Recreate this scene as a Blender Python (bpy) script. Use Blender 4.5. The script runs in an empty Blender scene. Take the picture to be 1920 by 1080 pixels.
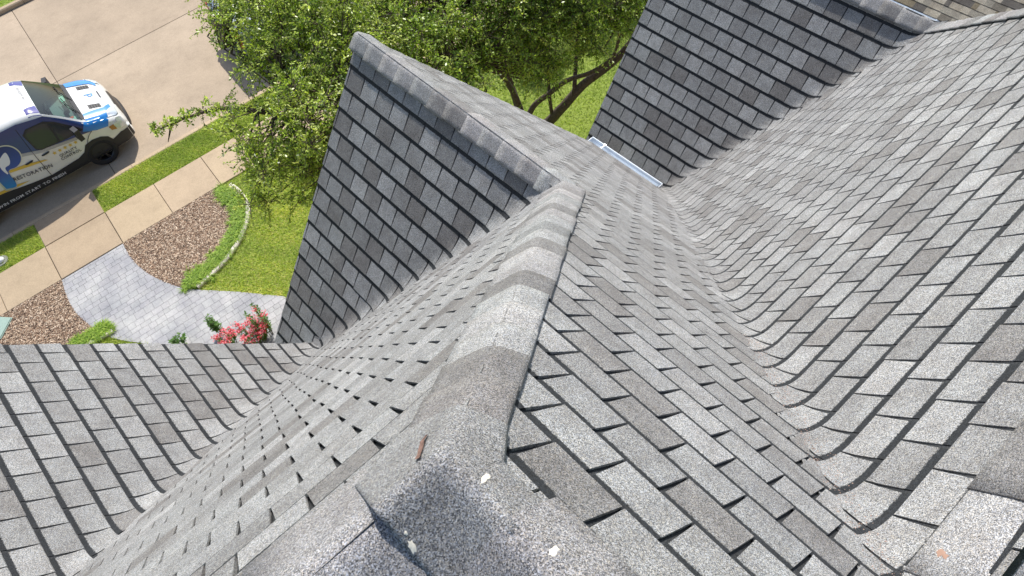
import bpy, bmesh, math, random
import numpy as np
from mathutils import Vector, Matrix

random.seed(7)
rng = np.random.default_rng(11)
scene = bpy.context.scene
COL = scene.collection

# ------------------------------------------------------------------ camera
CAM_Z = 13.0
R = np.array([[0.7335505, -0.6693024, -0.1180592],
              [-0.611713, -0.574506, -0.543829],
              [0.2961604, 0.4711444, -0.8308502]])
cam_data = bpy.data.cameras.new('camera')
cam = bpy.data.objects.new('camera', cam_data)
COL.objects.link(cam)
M = Matrix.Identity(4)
for i in range(3):
    M[i][0] = R[0][i]
    M[i][1] = -R[1][i]
    M[i][2] = -R[2][i]
M[2][3] = CAM_Z
cam.matrix_world = M
cam_data.sensor_width = 36.0
cam_data.lens = 1461.7 / 1920 * 36.0
cam_data.clip_start = 0.05
cam_data.clip_end = 1500
scene.camera = cam

# ------------------------------------------------------------------ light
SUN = Vector((0.41, 0.50, 0.765)).normalized()
el = math.asin(SUN.z)
az = math.atan2(SUN.x, SUN.y)          # clockwise from +Y
world = bpy.data.worlds.new('World')
scene.world = world
world.use_nodes = True
wn = world.node_tree
bg = wn.nodes['Background']
sky = wn.nodes.new('ShaderNodeTexSky')
sky.sky_type = 'NISHITA'
sky.sun_disc = False
sky.sun_elevation = el
sky.sun_rotation = az
sky.air_density = 1.0
sky.dust_density = 1.5
wn.links.new(sky.outputs[0], bg.inputs[0])
bg.inputs[1].default_value = 0.15
sd = bpy.data.lights.new('sun', 'SUN')
sd.energy = 4.2
sd.angle = math.radians(0.6)
sd.color = (1.0, 0.965, 0.915)
so = bpy.data.objects.new('sun', sd)
COL.objects.link(so)
so.rotation_euler = SUN.to_track_quat('Z', 'Y').to_euler()
so.location = (20, 20, 40)
scene.view_settings.view_transform = 'Standard'
scene.view_settings.look = 'None'
scene.view_settings.gamma = 1
scene.view_settings.use_curve_mapping = False
scene.view_settings.exposure = 0.35

# ------------------------------------------------------------------ helpers
def tag(o, label=None, cat=None, group=None, kind=None):
    if label: o['label'] = label
    if cat: o['category'] = cat
    if group: o['group'] = group
    if kind: o['kind'] = kind
    return o

def empty(name, loc=(0, 0, 0), rz=0.0):
    o = bpy.data.objects.new(name, None)
    o.location = loc
    o.rotation_euler = (0, 0, rz)
    o.empty_display_size = 0.2
    COL.objects.link(o)
    return o

def mesh_data(name, verts, faces, mats=(), uvs=None, tint=None, smooth=False, midx=None):
    me = bpy.data.meshes.new(name)
    me.from_pydata([tuple(map(float, v)) for v in verts], [], [tuple(f) for f in faces])
    for m in mats:
        me.materials.append(m)
    if uvs is not None:
        ul = me.uv_layers.new(name='UVMap')
        lv = np.empty(len(me.loops), dtype=np.int32)
        me.loops.foreach_get('vertex_index', lv)
        ul.data.foreach_set('uv', np.asarray(uvs, dtype=np.float32)[lv].ravel())
    if tint is not None:
        a = me.attributes.new('tint', 'FLOAT_COLOR', 'FACE')
        a.data.foreach_set('color', np.asarray(tint, dtype=np.float32).ravel())
    if midx is not None:
        me.polygons.foreach_set('material_index', np.asarray(midx, dtype=np.int32))
    if smooth:
        me.polygons.foreach_set('use_smooth', np.ones(len(me.polygons), dtype=bool))
    me.update()
    return me

def link(name, me, parent=None, world_space=True, mat=None):
    """link a mesh; world_space: its vertices are world coordinates although the parent sits elsewhere"""
    o = bpy.data.objects.new(name, me)
    COL.objects.link(o)
    if parent is not None:
        o.parent = parent
        if world_space and parent.parent is None and parent.type == 'EMPTY':
            o.matrix_local = parent.matrix_basis.inverted()
    return o

def part(name, verts, faces, mats, parent=None, world_space=True, **k):
    if not isinstance(mats, (list, tuple)): mats = [mats]
    return link(name, mesh_data(name, verts, faces, mats, **k), parent, world_space)

class MB:
    """collects simple solids into one mesh"""
    def __init__(s): s.v = []; s.f = []; s.m = []
    def add(s, v, f, mi=0):
        b = len(s.v); s.v += [tuple(x) for x in v]; s.f += [tuple(i + b for i in q) for q in f]; s.m += [mi] * len(f)
    def box(s, lo, hi, mat=None, mi=0):
        x0, y0, z0 = lo; x1, y1, z1 = hi
        v = [Vector(c) for c in ((x0,y0,z0),(x1,y0,z0),(x1,y1,z0),(x0,y1,z0),(x0,y0,z1),(x1,y0,z1),(x1,y1,z1),(x0,y1,z1))]
        if mat is not None: v = [mat @ c for c in v]
        s.add(v, [(0,3,2,1),(4,5,6,7),(0,1,5,4),(1,2,6,5),(2,3,7,6),(3,0,4,7)], mi)
    def tube(s, pts, rad, n=6, mi=0, cap=True):
        pts = [Vector(p) for p in pts]
        if not hasattr(rad, '__len__'): rad = [rad] * len(pts)
        b = len(s.v); up = Vector((0, 0, 1))
        for i, p in enumerate(pts):
            d = (pts[min(i + 1, len(pts) - 1)] - pts[max(i - 1, 0)]).normalized()
            a = d.cross(up if abs(d.z) < .95 else Vector((1, 0, 0))).normalized(); c = d.cross(a)
            for k in range(n):
                t = 2 * math.pi * k / n
                s.v.append(tuple(p + (a * math.cos(t) + c * math.sin(t)) * rad[i]))
        for i in range(len(pts) - 1):
            for k in range(n):
                k2 = (k + 1) % n
                s.f.append((b + i*n + k, b + i*n + k2, b + (i+1)*n + k2, b + (i+1)*n + k)); s.m.append(mi)
        if cap:
            s.f.append(tuple(b + k for k in range(n))[::-1]); s.m.append(mi)
            s.f.append(tuple(b + (len(pts)-1)*n + k for k in range(n))); s.m.append(mi)
    def prism(s, poly, z0, z1, mi=0):
        n = len(poly)
        v = [(x, y, z0) for x, y in poly] + [(x, y, z1) for x, y in poly]
        f = [tuple(range(n))[::-1], tuple(range(n, 2*n))] + [(i, (i+1) % n, (i+1) % n + n, i + n) for i in range(n)]
        s.add(v, f, mi)
    def build(s, name, mats, parent=None, smooth=False, world_space=True):
        if not isinstance(mats, (list, tuple)): mats = [mats]
        return part(name, s.v, s.f, mats, parent, world_space, smooth=smooth, midx=s.m)

def clip_poly(subject, clip):
    """Sutherland-Hodgman: subject (any polygon) against clip (convex, counter-clockwise)"""
    out = list(subject)
    n = len(clip)
    for i in range(n):
        a, b = clip[i], clip[(i + 1) % n]
        ex, ey = b[0] - a[0], b[1] - a[1]
        inp, out = out, []
        if not inp: return []
        pd = None
        for j in range(len(inp)):
            p, q = inp[j - 1], inp[j]
            dp = ex * (p[1] - a[1]) - ey * (p[0] - a[0])
            dq = ex * (q[1] - a[1]) - ey * (q[0] - a[0])
            if dq >= 0:
                if dp < 0:
                    t = dp / (dp - dq); out.append((p[0] + t * (q[0] - p[0]), p[1] + t * (q[1] - p[1])))
                out.append(q)
            elif dp >= 0:
                t = dp / (dp - dq); out.append((p[0] + t * (q[0] - p[0]), p[1] + t * (q[1] - p[1])))
    return out

def area(poly):
    s = 0
    for i in range(len(poly)):
        x0, y0 = poly[i - 1]; x1, y1 = poly[i]
        s += x0 * y1 - x1 * y0
    return s / 2

# ------------------------------------------------------------------ materials
def new_mat(name):
    m = bpy.data.materials.new(name); m.use_nodes = True
    nt = m.node_tree; b = nt.nodes['Principled BSDF']
    return m, nt, b

def N(nt, t, **k):
    n = nt.nodes.new(t)
    for a, v in k.items():
        if a.startswith('i_'):
            n.inputs[int(a[2:])].default_value = v
        else: setattr(n, a, v)
    return n

def ramp(nt, stops, interp='LINEAR'):
    r = nt.nodes.new('ShaderNodeValToRGB'); r.color_ramp.interpolation = interp
    e = r.color_ramp.elements
    while len(e) > 1: e.remove(e[-1])
    e[0].position = stops[0][0]; e[0].color = (*stops[0][1], 1)
    for p, c in stops[1:]:
        x = e.new(p); x.color = (*c, 1)
    return r

def mix(nt, a, b, f, mode='MIX'):
    m = nt.nodes.new('ShaderNodeMix'); m.data_type = 'RGBA'; m.blend_type = mode
    for sock, val in ((m.inputs[0], f), (m.inputs[6], a), (m.inputs[7], b)):
        if hasattr(val, 'is_linked') or hasattr(val, 'links'): nt.links.new(val, sock)
        elif isinstance(val, tuple): sock.default_value = (*val, 1) if len(val) == 3 else val
        else: sock.default_value = val
    return m.outputs[2]

def pos(nt, scale=1.0):
    g = nt.nodes.new('ShaderNodeNewGeometry')
    if scale == 1.0: return g.outputs['Position']
    v = N(nt, 'ShaderNodeVectorMath', operation='SCALE'); nt.links.new(g.outputs['Position'], v.inputs[0]); v.inputs[3].default_value = scale
    return v.outputs[0]

def math_n(nt, op, a, b=0.0, c=None):
    m = N(nt, 'ShaderNodeMath', operation=op)
    for i, v in enumerate((a, b, c)):
        if v is None: continue
        if hasattr(v, 'links'): nt.links.new(v, m.inputs[i])
        else: m.inputs[i].default_value = v
    return m.outputs[0]

def simple(name, col, rough=0.6, metal=0.0, noise=0.0, nscale=20.0, bump=0.0, spec=None):
    m, nt, b = new_mat(name)
    b.inputs['Roughness'].default_value = rough
    b.inputs['Metallic'].default_value = metal
    if spec is not None: b.inputs['Specular IOR Level'].default_value = spec
    if noise > 0 or bump > 0:
        n = N(nt, 'ShaderNodeTexNoise'); nt.links.new(pos(nt), n.inputs['Vector'])
        n.inputs['Scale'].default_value = nscale; n.inputs['Detail'].default_value = 5
        lo = tuple(c * (1 - noise) for c in col); hi = tuple(min(1, c * (1 + noise)) for c in col)
        r = ramp(nt, [(0.3, lo), (0.7, hi)]); nt.links.new(n.outputs[0], r.inputs[0])
        nt.links.new(r.outputs[0], b.inputs['Base Color'])
        if bump > 0:
            bp = N(nt, 'ShaderNodeBump'); bp.inputs['Strength'].default_value = bump; bp.inputs['Distance'].default_value = 0.01
            nt.links.new(n.outputs[0], bp.inputs['Height']); nt.links.new(bp.outputs[0], b.inputs['Normal'])
    else:
        b.inputs['Base Color'].default_value = (*col, 1)
    return m

GRAN = 0.238
def granule_nodes(nt, b, base, band=None):
    """mineral granules: salt and pepper cells around a base colour"""
    v = N(nt, 'ShaderNodeTexVoronoi'); v.inputs['Scale'].default_value = 470
    nt.links.new(pos(nt), v.inputs['Vector'])
    sep = N(nt, 'ShaderNodeSeparateColor'); nt.links.new(v.outputs['Color'], sep.inputs[0])
    r = ramp(nt, [(0.0, (0.20, 0.205, 0.215)), (0.22, (0.48, 0.485, 0.495)), (0.45, (0.90, 0.90, 0.90)), (0.70, (1.20, 1.20, 1.18)), (0.9, (1.70, 1.70, 1.67)), (1.0, (2.1, 2.1, 2.1))])
    nt.links.new(sep.outputs[0], r.inputs[0])
    hue = ramp(nt, [(0.0, (0.92, 0.98, 1.08)), (0.5, (1, 1, 1)), (1.0, (1.10, 1.02, 0.88))]); nt.links.new(sep.outputs[1], hue.inputs[0])
    c = mix(nt, r.outputs[0], hue.outputs[0], 1.0, 'MULTIPLY')
    c = mix(nt, base, c, 1.0, 'MULTIPLY')
    # soft weathering
    n = N(nt, 'ShaderNodeTexNoise'); n.inputs['Scale'].default_value = 2.3; n.inputs['Detail'].default_value = 4
    nt.links.new(pos(nt), n.inputs['Vector'])
    w = ramp(nt, [(0.3, (0.90, 0.90, 0.905)), (0.7, (1.08, 1.08, 1.07))]); nt.links.new(n.outputs[0], w.inputs[0])
    c = mix(nt, c, w.outputs[0], 1.0, 'MULTIPLY')
    n3 = N(nt, 'ShaderNodeTexNoise'); n3.inputs['Scale'].default_value = 28; n3.inputs['Detail'].default_value = 3
    nt.links.new(pos(nt), n3.inputs['Vector'])
    w3 = ramp(nt, [(0.3, (0.93, 0.93, 0.932)), (0.7, (1.06, 1.06, 1.06))]); nt.links.new(n3.outputs[0], w3.inputs[0])
    c = mix(nt, c, w3.outputs[0], 1.0, 'MULTIPLY')
    nt.links.new(c, b.inputs['Base Color'])
    b.inputs['Roughness'].default_value = 0.85
    b.inputs['Specular IOR Level'].default_value = 0.35
    bp = N(nt, 'ShaderNodeBump'); bp.inputs['Strength'].default_value = 0.45; bp.inputs['Distance'].default_value = 0.0013
    nt.links.new(sep.outputs[0], bp.inputs['Height']); nt.links.new(bp.outputs[0], b.inputs['Normal'])

def shingle_mat(name, source, banded=True, base=GRAN, warm=(1.012, 1.0, 0.975)):
    """source 'OBJECT' reads the object's colour, 'MESH' the face attribute tint"""
    m, nt, b = new_mat(name)
    if source == 'OBJECT':
        a = N(nt, 'ShaderNodeObjectInfo'); tint = a.outputs['Color']
    else:
        a = N(nt, 'ShaderNodeAttribute', attribute_name='tint'); tint = a.outputs['Color']
    col = mix(nt, tint, (base * warm[0], base * warm[1], base * warm[2]), 1.0, 'MULTIPLY')
    # blends drift slowly through a tab
    n = N(nt, 'ShaderNodeTexNoise'); n.inputs['Scale'].default_value = 9.0; n.inputs['Detail'].default_value = 3
    nt.links.new(pos(nt), n.inputs['Vector'])
    r = ramp(nt, [(0.32, (0.88, 0.865, 0.86)), (0.66, (1.09, 1.095, 1.10))]); nt.links.new(n.outputs[0], r.inputs[0])
    col = mix(nt, col, r.outputs[0], 1.0, 'MULTIPLY')
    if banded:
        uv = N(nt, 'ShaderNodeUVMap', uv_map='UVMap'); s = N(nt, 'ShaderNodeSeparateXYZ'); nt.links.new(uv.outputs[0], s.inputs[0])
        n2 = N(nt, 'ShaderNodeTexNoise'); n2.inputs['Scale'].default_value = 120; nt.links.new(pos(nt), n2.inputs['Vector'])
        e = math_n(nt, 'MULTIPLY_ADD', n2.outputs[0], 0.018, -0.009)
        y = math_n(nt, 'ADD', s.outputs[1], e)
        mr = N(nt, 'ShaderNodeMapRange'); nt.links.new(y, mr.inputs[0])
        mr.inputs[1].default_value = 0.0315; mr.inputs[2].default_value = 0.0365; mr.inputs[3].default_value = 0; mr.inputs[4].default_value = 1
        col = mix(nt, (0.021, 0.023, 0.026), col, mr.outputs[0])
    granule_nodes(nt, b, col)
    return m

M_TAB_O = shingle_mat('shingle_granules', 'OBJECT')
M_TAB_M = shingle_mat('shingle_granules_joined', 'MESH')
M_CAP = shingle_mat('cap_granules', 'OBJECT', banded=False)
M_DECK = shingle_mat('dark_granules', 'OBJECT', banded=False)
M_NTAB_O = shingle_mat('weathered_wood_granules', 'OBJECT', banded=False, base=0.2, warm=(1.0, .93, .80))
M_NTAB_M = shingle_mat('weathered_wood_granules_joined', 'MESH', banded=False, base=0.2, warm=(1.0, .93, .80))
M_WHITE = simple('white_paint', (0.72, 0.73, 0.72), 0.45, noise=0.06, nscale=6)
M_BRICK, nt, b = new_mat('wall_brick')
bt = N(nt, 'ShaderNodeTexBrick'); bt.inputs['Scale'].default_value = 1.0
bt.inputs['Color1'].default_value = (0.30, 0.17, 0.12, 1); bt.inputs['Color2'].default_value = (0.36, 0.22, 0.15, 1); bt.inputs['Mortar'].default_value = (0.42, 0.38, 0.33, 1)
bt.inputs['Brick Width'].default_value = 0.2; bt.inputs['Row Height'].default_value = 0.07; bt.inputs['Mortar Size'].default_value = 0.008
cx = N(nt, 'ShaderNodeSeparateXYZ'); nt.links.new(pos(nt), cx.inputs[0]); cb = N(nt, 'ShaderNodeCombineXYZ')
nt.links.new(math_n(nt, 'ADD', cx.outputs[0], cx.outputs[1]), cb.inputs[0]); nt.links.new(cx.outputs[2], cb.inputs[1]); nt.links.new(cb.outputs[0], bt.inputs[0])
nt.links.new(bt.outputs[0], b.inputs['Base Color']); b.inputs['Roughness'].default_value = 0.85

# ------------------------------------------------------------------ the roof as planes z = f(x, y)
MP = 1.29588                      # pitch
TH = math.atan(MP); CS, SN = math.cos(TH), math.sin(TH)
EXP = 0.1905                      # exposure
TAB = 0.20007                     # tab width
Z0 = CAM_Z
C_PR, C_B, C_G1, C_C, C_G2, C_PL = -1.11999, -2.45270, -6.90618, -5.62935, -14.11129, -0.58418
P = {
    'PR': lambda x, y: -MP * x + C_PR + Z0,
    'PL': lambda x, y: -MP * y + C_PL + Z0,
    'B':  lambda x, y: -MP * y + C_B + Z0,
    'G1': lambda x, y: MP * x + C_G1 + Z0,
    'G2': lambda x, y: MP * x + C_G2 + Z0,
    'C':  lambda x, y: -MP * x + C_C + Z0,
}
TX, TY = 0.135, 0.550            # top of the hip, where both ridges start
ZR = P['PL'](TX, TY)
LOWP = 0.85                       # the low-slope deck enclosed by the ridges
P['BK'] = lambda x, y: LOWP * (y - TY) + ZR           # behind the ridge that runs to -X
P['NX'] = lambda x, y: LOWP * (x - TX) + ZR           # behind the ridge that runs to -Y
BRY = -0.300; BRZ = P['B'](0, BRY)
P['BB'] = lambda x, y: MP * (y - BRY) + BRZ         # behind the ridge of B
HX, HY = 6.78, 2.217                                # foot of the far hip
P['FE'] = lambda x, y: -MP * (x - HX) + P['B'](HX, HY)   # far east slope

def smax(a, b, k):
    h = max(k - abs(a - b), 0.0) / k
    return max(a, b) + h * h * k * 0.25
def smin(a, b, k): return -smax(-a, -b, k)

VH = np.array([1, 1, -MP]) / math.sqrt(2 + MP*MP)
VG = np.array([-1, 1, -MP]) / math.sqrt(2 + MP*MP)
BEND = {'B': (np.array([-1., 0, 0]), VH, np.array([0, 1., 0])), 'G1': (np.array([0, -1., 0]), VG, np.array([-1., 0, 0])), 'C': (np.array([0, -1., 0]), VH, np.array([1., 0, 0]))}
def past(key, x, y):
    """how far a point of a course lies past the valley line, measured along the course"""
    if key == 'B': return (y + 1.0288) - x
    if key == 'G1': return (4.8785 - x) - y
    return (x + 3.8934) - y
def bend(key, x, y, r=.13):
    """a course that runs into a valley is folded across it and climbs the other slope without stretching"""
    d, vh, e = BEND[key]; q = past(key, x, y); z = P[key](x, y)
    if q <= -r: return np.array([x, y, z])
    w = e + 2 * float(d @ vh) * vh
    start = np.array([x, y, z]) - d * (q + r)
    if q <= r: return start + d * (q + r) + (w - d) * (q + r)**2 / (4 * r)
    return start + d * 2 * r + (w - d) * r + w * (q - r)

def surf(key):
    """surface of a slope, its valleys eased the way shingles are bent through them"""
    f = P[key]
    def g(x, y):
        z = f(x, y)
        if key in ('B', 'PR'):
            if x > .6 and key == 'PR' and x - y > 0.2: z = smax(P['B'](x, y), P['PR'](x, y), 0.15)
        if key in ('B', 'G2'):
            z = smax(z, P['G2'](x, y) if key == 'B' else P['B'](x, y), 0.16)
        if key in ('G1', 'PL', 'C'):
            ws = []
            if key == 'PL':
                z = smax(z, P['G1'](x, y), 0.15); z = smax(z, P['C'](x, y), 0.15)
            elif key == 'G1':
                pass
            else:
                z = smax(z, P['G1'](x, y), 0.22)
        if key in ('BK', 'NX'):
            z = smax(P['BK'](x, y), P['NX'](x, y), 0.05)
        return z
    def g3(x, y):
        if key in BEND and past(key, x, y) > -.13:
            q = bend(key, x, y)
            if key == 'C': q[2] = smax(q[2], P['G1'](q[0], q[1]), .1)
            return (q[0], q[1], q[2])
        return (x, y, g(x, y))
    g.pt = g3
    return g

DIR = {'PR': (1, 0), 'C': (1, 0), 'FE': (1, 0), 'PL': (0, 1), 'B': (0, 1), 'G1': (-1, 0), 'G2': (-1, 0), 'BK': (0, -1), 'NX': (-1, 0), 'BB': (0, -1)}
ANCH = {'PR': (0.70270, 0.83626), 'B': (2.17770, 0.06286), 'G1': (2.07591, 4.70154), 'C': (-1.17859, 4.38686), 'G2': (5.62854, 5.11457),
        'PL': (0.08263, 0.92376), 'BK': (0, TY), 'NX': (TX, 0), 'BB': (1, BRY), 'FE': (HX, 3)}
GX1 = 2.23258                                      # x of the G1 ridge
JY = 2.648
RAKE = 5.03
# clip regions in plan (x, y): upper layers stop short of the valley line, lower ones run under
REG = {
    'PR': [(TX, TY), (GX1, JY), (GX1, RAKE), (4.80, RAKE), (4.80, 3.815), (0.72, -0.265), (0.72, -1.6), (TX, -1.6)],
    'PL': [(TX, TY), (GX1, JY), (0.53, 4.348), (0.4993, 4.352), (0.46, 4.305), (-3.30, 0.537)],
    'B':  [(0.73, BRY), (4.303, BRY), (HX, HY), (5.03, 3.955), (4.96, 3.93 + .06), (4.93, 3.93), ],
    'G1': [(GX1, JY - .06), (GX1, RAKE), (-0.15, RAKE), (-0.15, 4.53), (0.4993, 4.50), (0.4993, 4.318), (GX1 - .06, JY - .0)],
    'G2': [(HX, HY - .05), (HX, 5.35), (4.93, 5.35), (4.93, 4.02)],
    'C':  [(-3.356, 0.44), (0.4993, 4.295), (0.4993, 4.487), (-3.356, 4.487)],
    'BK': [(TX, TY), (-3.356, TY), (-3.9, -2.2), (TX - 2.75, -2.2)],
    'NX': [(TX, TY), (TX - 2.2, -1.663), (TX - 2.2, -2.2), (TX, -2.2)],
    'BB': [(0.77, BRY), (0.77, -2.2), (6.3, -2.2), (4.303, BRY)],
    'FE': [(HX, HY), (HX, 5.35), (8.6, 5.35), (8.6, -2.2), (2.36 + 0, -2.2), (4.303, -0.257)],
}
REG['B'] = [(0.74, BRY), (4.303, BRY), (HX, HY), (5.05, 3.945), (4.93, 3.96)]
REG['BK'] = [(TX, TY), (-3.356, TY), (-3.9, -2.4), (TX - 2.95, -2.4)]
REG['NX'] = [(TX, TY), (TX - 2.95, -2.4), (TX, -2.4)]
REG['PR'] = [(TX, TY), (GX1, JY), (GX1, RAKE), (4.80, RAKE), (4.80, 3.845), (0.66, -0.295), (0.66, -1.6), (TX, -1.6)]
REG['PL'] = [(TX, TY), (GX1, JY), (2.20, 2.605), (0.4935, 4.3165), (-3.286, 0.537)]
REG['B'] = [(BRY + 1.0288 - .16, BRY), (4.33, BRY), (HX, HY), (5.05, 3.945), (4.86, 3.99)]
REG['G1'] = [(GX1, JY - .02), (GX1, RAKE), (-0.35, RAKE), (-0.35, 4.30), (0.42, 4.30), (GX1 - .10, JY - .02)]
REG['C'] = [(-3.356, 0.38), (0.54, 4.276), (0.54, 4.487), (-3.356, 4.487)]
REG['BB'] = [(0.70, BRY), (0.70, -2.2), (6.3, -2.2), (4.33, BRY)]
REG['FE'] = [(HX, HY), (4.303, BRY), (6.25, -2.2), (8.6, -2.2), (8.6, 5.35), (HX, 5.35)]
LIFT = {'PR': .004, 'PL': .006, 'B': 0.0, 'G1': 0.0, 'C': 0.0, 'G2': 0.0}

def project(pts):
    q = (np.asarray(pts) - np.array([0, 0, CAM_Z])) @ R.T
    return np.stack([960 + 1461.7 * q[:, 0] / q[:, 2], 540 + 1461.7 * q[:, 1] / q[:, 2]], 1), q[:, 2]

def tint_pick(r):
    t = r.random()
    if t < .17: k = (0.79, 0.772, 0.765)
    elif t < .36: k = (1.17, 1.175, 1.185)
    elif t < .62: k = (0.93, 0.93, 0.935)
    else: k = (1.03, 1.04, 1.05)
    j = r.uniform(.94, 1.06)
    return (k[0] * j, k[1] * j, k[2] * j, 1)

def near_valley(key, x, y):
    d = 9.0
    if key in ('B', 'PR'): d = min(d, abs(P['B'](x, y) - P['PR'](x, y)) if x > .5 else 9)
    if key in ('B', 'G2'): d = min(d, abs(P['B'](x, y) - P['G2'](x, y)))
    if key in ('PL', 'G1'): d = min(d, abs(P['PL'](x, y) - P['G1'](x, y)))
    if key in ('PL', 'C'): d = min(d, abs(P['PL'](x, y) - P['C'](x, y)))
    if key in ('G1', 'C'): d = min(d, abs(P['G1'](x, y) - P['C'](x, y)))
    if key in ('BK', 'NX'): d = min(d, abs(P['BK'](x, y) - P['NX'](x, y)))
    return d < 0.62

def build_slope(key, house, limit=300, label=None):
    d = DIR[key]; f = surf(key); reg = REG[key]; ax, ay = ANCH[key]; lift = LIFT.get(key, 0)
    du = np.array([-d[1], d[0]])        # along the course
    dv = np.array(d)                     # down the slope (plan)
    # region in (u, v): metres along the course, metres down the slope surface
    def to_uv(x, y):
        q = np.array([x - ax, y - ay]); return (float(q @ du), float(q @ dv) / CS)
    def to_xy(u, v):
        q = du * u + dv * (v * CS); return ax + q[0], ay + q[1]
    ruv = [to_uv(x, y) for x, y in reg]
    if area(ruv) < 0: ruv = ruv[::-1]
    us = [p[0] for p in ruv]; vs = [p[1] for p in ruv]
    r = random.Random(hash(key) % 1000 if False else sum(map(ord, key)))
    # dark deck under the tabs
    dv_, df_ = [], []
    i0, i1 = math.floor(min(us) / .2), math.ceil(max(us) / .2)
    j0, j1 = math.floor(min(vs) / .19), math.ceil(max(vs) / .19)
    lut = {}
    def dvert(p):
        k = (round(p[0], 4), round(p[1], 4))
        if k not in lut:
            x, y = to_xy(*p); lut[k] = len(dv_); x, y, z = f.pt(x, y); dv_.append((x, y, z - .004))
        return lut[k]
    for i in range(i0, i1):
        for j in range(j0, j1):
            cell = [(i*.2, j*.19), ((i+1)*.2, j*.19), ((i+1)*.2, (j+1)*.19), (i*.2, (j+1)*.19)]
            cx_, cy_ = to_xy((i+.5)*.2, (j+.5)*.19)
            subs = [cell]
            if near_valley(key, cx_, cy_):
                subs = [[((i+a/3)*.2, (j+c/3)*.19), ((i+(a+1)/3)*.2, (j+c/3)*.19), ((i+(a+1)/3)*.2, (j+(c+1)/3)*.19), ((i+a/3)*.2, (j+(c+1)/3)*.19)] for a in range(3) for c in range(3)]
            for s in subs:
                pl = clip_poly(ruv, s)
                if len(pl) > 2 and area(pl) > 1e-5:
                    ids = [dvert(p) for p in pl]
                    ids = [a for n_, a in enumerate(ids) if a != ids[n_-1]]
                    if len(set(ids)) == len(ids) and len(ids) > 2: df_.append(ids)
    deck = part('roof_slope', dv_, df_, M_DECK, house)
    deck.color = (0.13, 0.14, 0.155, 1)
    if label: deck['label'] = label
    # tabs
    full = None
    items = []
    u0, u1, v0, v1 = min(us), max(us), min(vs), max(vs)
    ja, jb = math.floor(v0 / EXP) - 1, math.ceil(v1 / EXP) + 1
    for j in range(ja, jb + 1):           # butt line of course j at v = j*EXP
        off = 0.5 * (j % 2)
        cj = r.uniform(-.006, .006)
        odd = (key == 'G1' and j == 9)
        for i in range(math.floor(u0 / TAB) - 2, math.ceil(u1 / TAB) + 2):
            ul = (i + off) * TAB + cj; vt = (j - 1) * EXP; vb = j * EXP + (0.022 if odd else r.uniform(-.002, .002))
            tap_t = (0.0085 if key == 'PL' else 0.0095) + r.uniform(-.0012, .0012); tap_b = 0.0034 + r.uniform(-.0010, .0010)
            g_t = vt - .006
            quad = [(ul + tap_t, g_t), (ul + TAB - tap_t, g_t), (ul + TAB - tap_b, vb), (ul + tap_b, vb)]
            if quad[0][0] > u1 or quad[1][0] < u0 or vt > v1 or vb < v0: continue
            pl = clip_poly(ruv, quad)
            if len(pl) < 3 or area(pl) < 2e-4: continue
            a_full = area(quad)
            whole = area(pl) > a_full * .9995
            cx_, cy_ = to_xy(ul + TAB/2, (vt + vb)/2)
            nv = near_valley(key, cx_, cy_)
            tint = tint_pick(r)
            if key in ('PL', 'G1', 'G2'): tint = tuple(1 + (c - 1)*1.25 for c in tint[:3]) + (1,)
            items.append(dict(quad=quad, ul=ul, vt=vt, vb=vb, whole=whole and not nv, nv=nv, tint=tint))
    # projected size decides which tabs become objects
    cen = []
    for it in items:
        q = [to_xy(*p) for p in it['quad']]; cen.append([(x, y, f(x, y)) for x, y in q])
    cen = np.array(cen)
    pp, dep = project(cen.reshape(-1, 3)); pp = pp.reshape(-1, 4, 2); dep = dep.reshape(-1, 4)
    ar = 0.5 * np.abs(sum(pp[:, k-1, 0] * pp[:, k, 1] - pp[:, k, 0] * pp[:, k-1, 1] for k in range(4)))
    mid = pp.mean(1)
    vis = (mid[:, 0] > -10) & (mid[:, 0] < 1930) & (mid[:, 1] > -10) & (mid[:, 1] < 1090) & (dep.min(1) > .2)
    if key == 'C': vis &= mid[:, 1] > 640
    score = np.where(vis, ar, 0)
    order = np.argsort(-score)
    chosen = set(int(k) for k in order[:limit] if score[k] > 0)
    # full tab mesh in local axes (u, v, n)
    up_t, up_b = 0.0005, 0.0065
    def tab_mesh(it, as_object):
        """vertices in world space, top faces plus skirts"""
        q = it['quad']
        nu, nvv = (5, 3) if it['nv'] else (1, 1)
        V, F, UV = [], [], []
        lutv = {}
        def hgt(v): 
            t = (v - it['vt']) / EXP
            return (up_t + (up_b - up_t) * max(0, min(1.05, t)) + lift) * 1.64
        def vid(p, low=False):
            k = (round(p[0], 4), round(p[1], 4), low)
            if k not in lutv:
                x, y = to_xy(*p); x, y, z = f.pt(x, y); z += (-.006 if low else hgt(p[1]))
                lutv[k] = len(V); V.append((x, y, z)); UV.append((p[0] - it['ul'], p[1] - it['vt']))
            return lutv[k]
        edges = {}
        for a in range(nu):
            for c in range(nvv):
                def bl(s, t):
                    x0 = q[0][0] + (q[1][0]-q[0][0])*s; x1 = q[3][0] + (q[2][0]-q[3][0])*s
                    return (x0 + (x1-x0)*t, q[0][1] + (q[3][1]-q[0][1])*t)
                sq = [bl(a/nu, c/nvv), bl((a+1)/nu, c/nvv), bl((a+1)/nu, (c+1)/nvv), bl(a/nu, (c+1)/nvv)]
                pl = clip_poly(ruv, sq) if not it['whole'] else sq
                if len(pl) < 3 or area(pl) < 1e-6: continue
                ids = [vid(p) for p in pl]
                ids = [w for n_, w in enumerate(ids) if w != ids[n_-1]]
                if len(ids) < 3 or len(set(ids)) != len(ids): continue
                F.append(ids)
                for n_ in range(len(ids)):
                    e = (ids[n_-1], ids[n_]); edges[e] = (n_)
        back = {v: k for k, v in lutv.items()}
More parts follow.
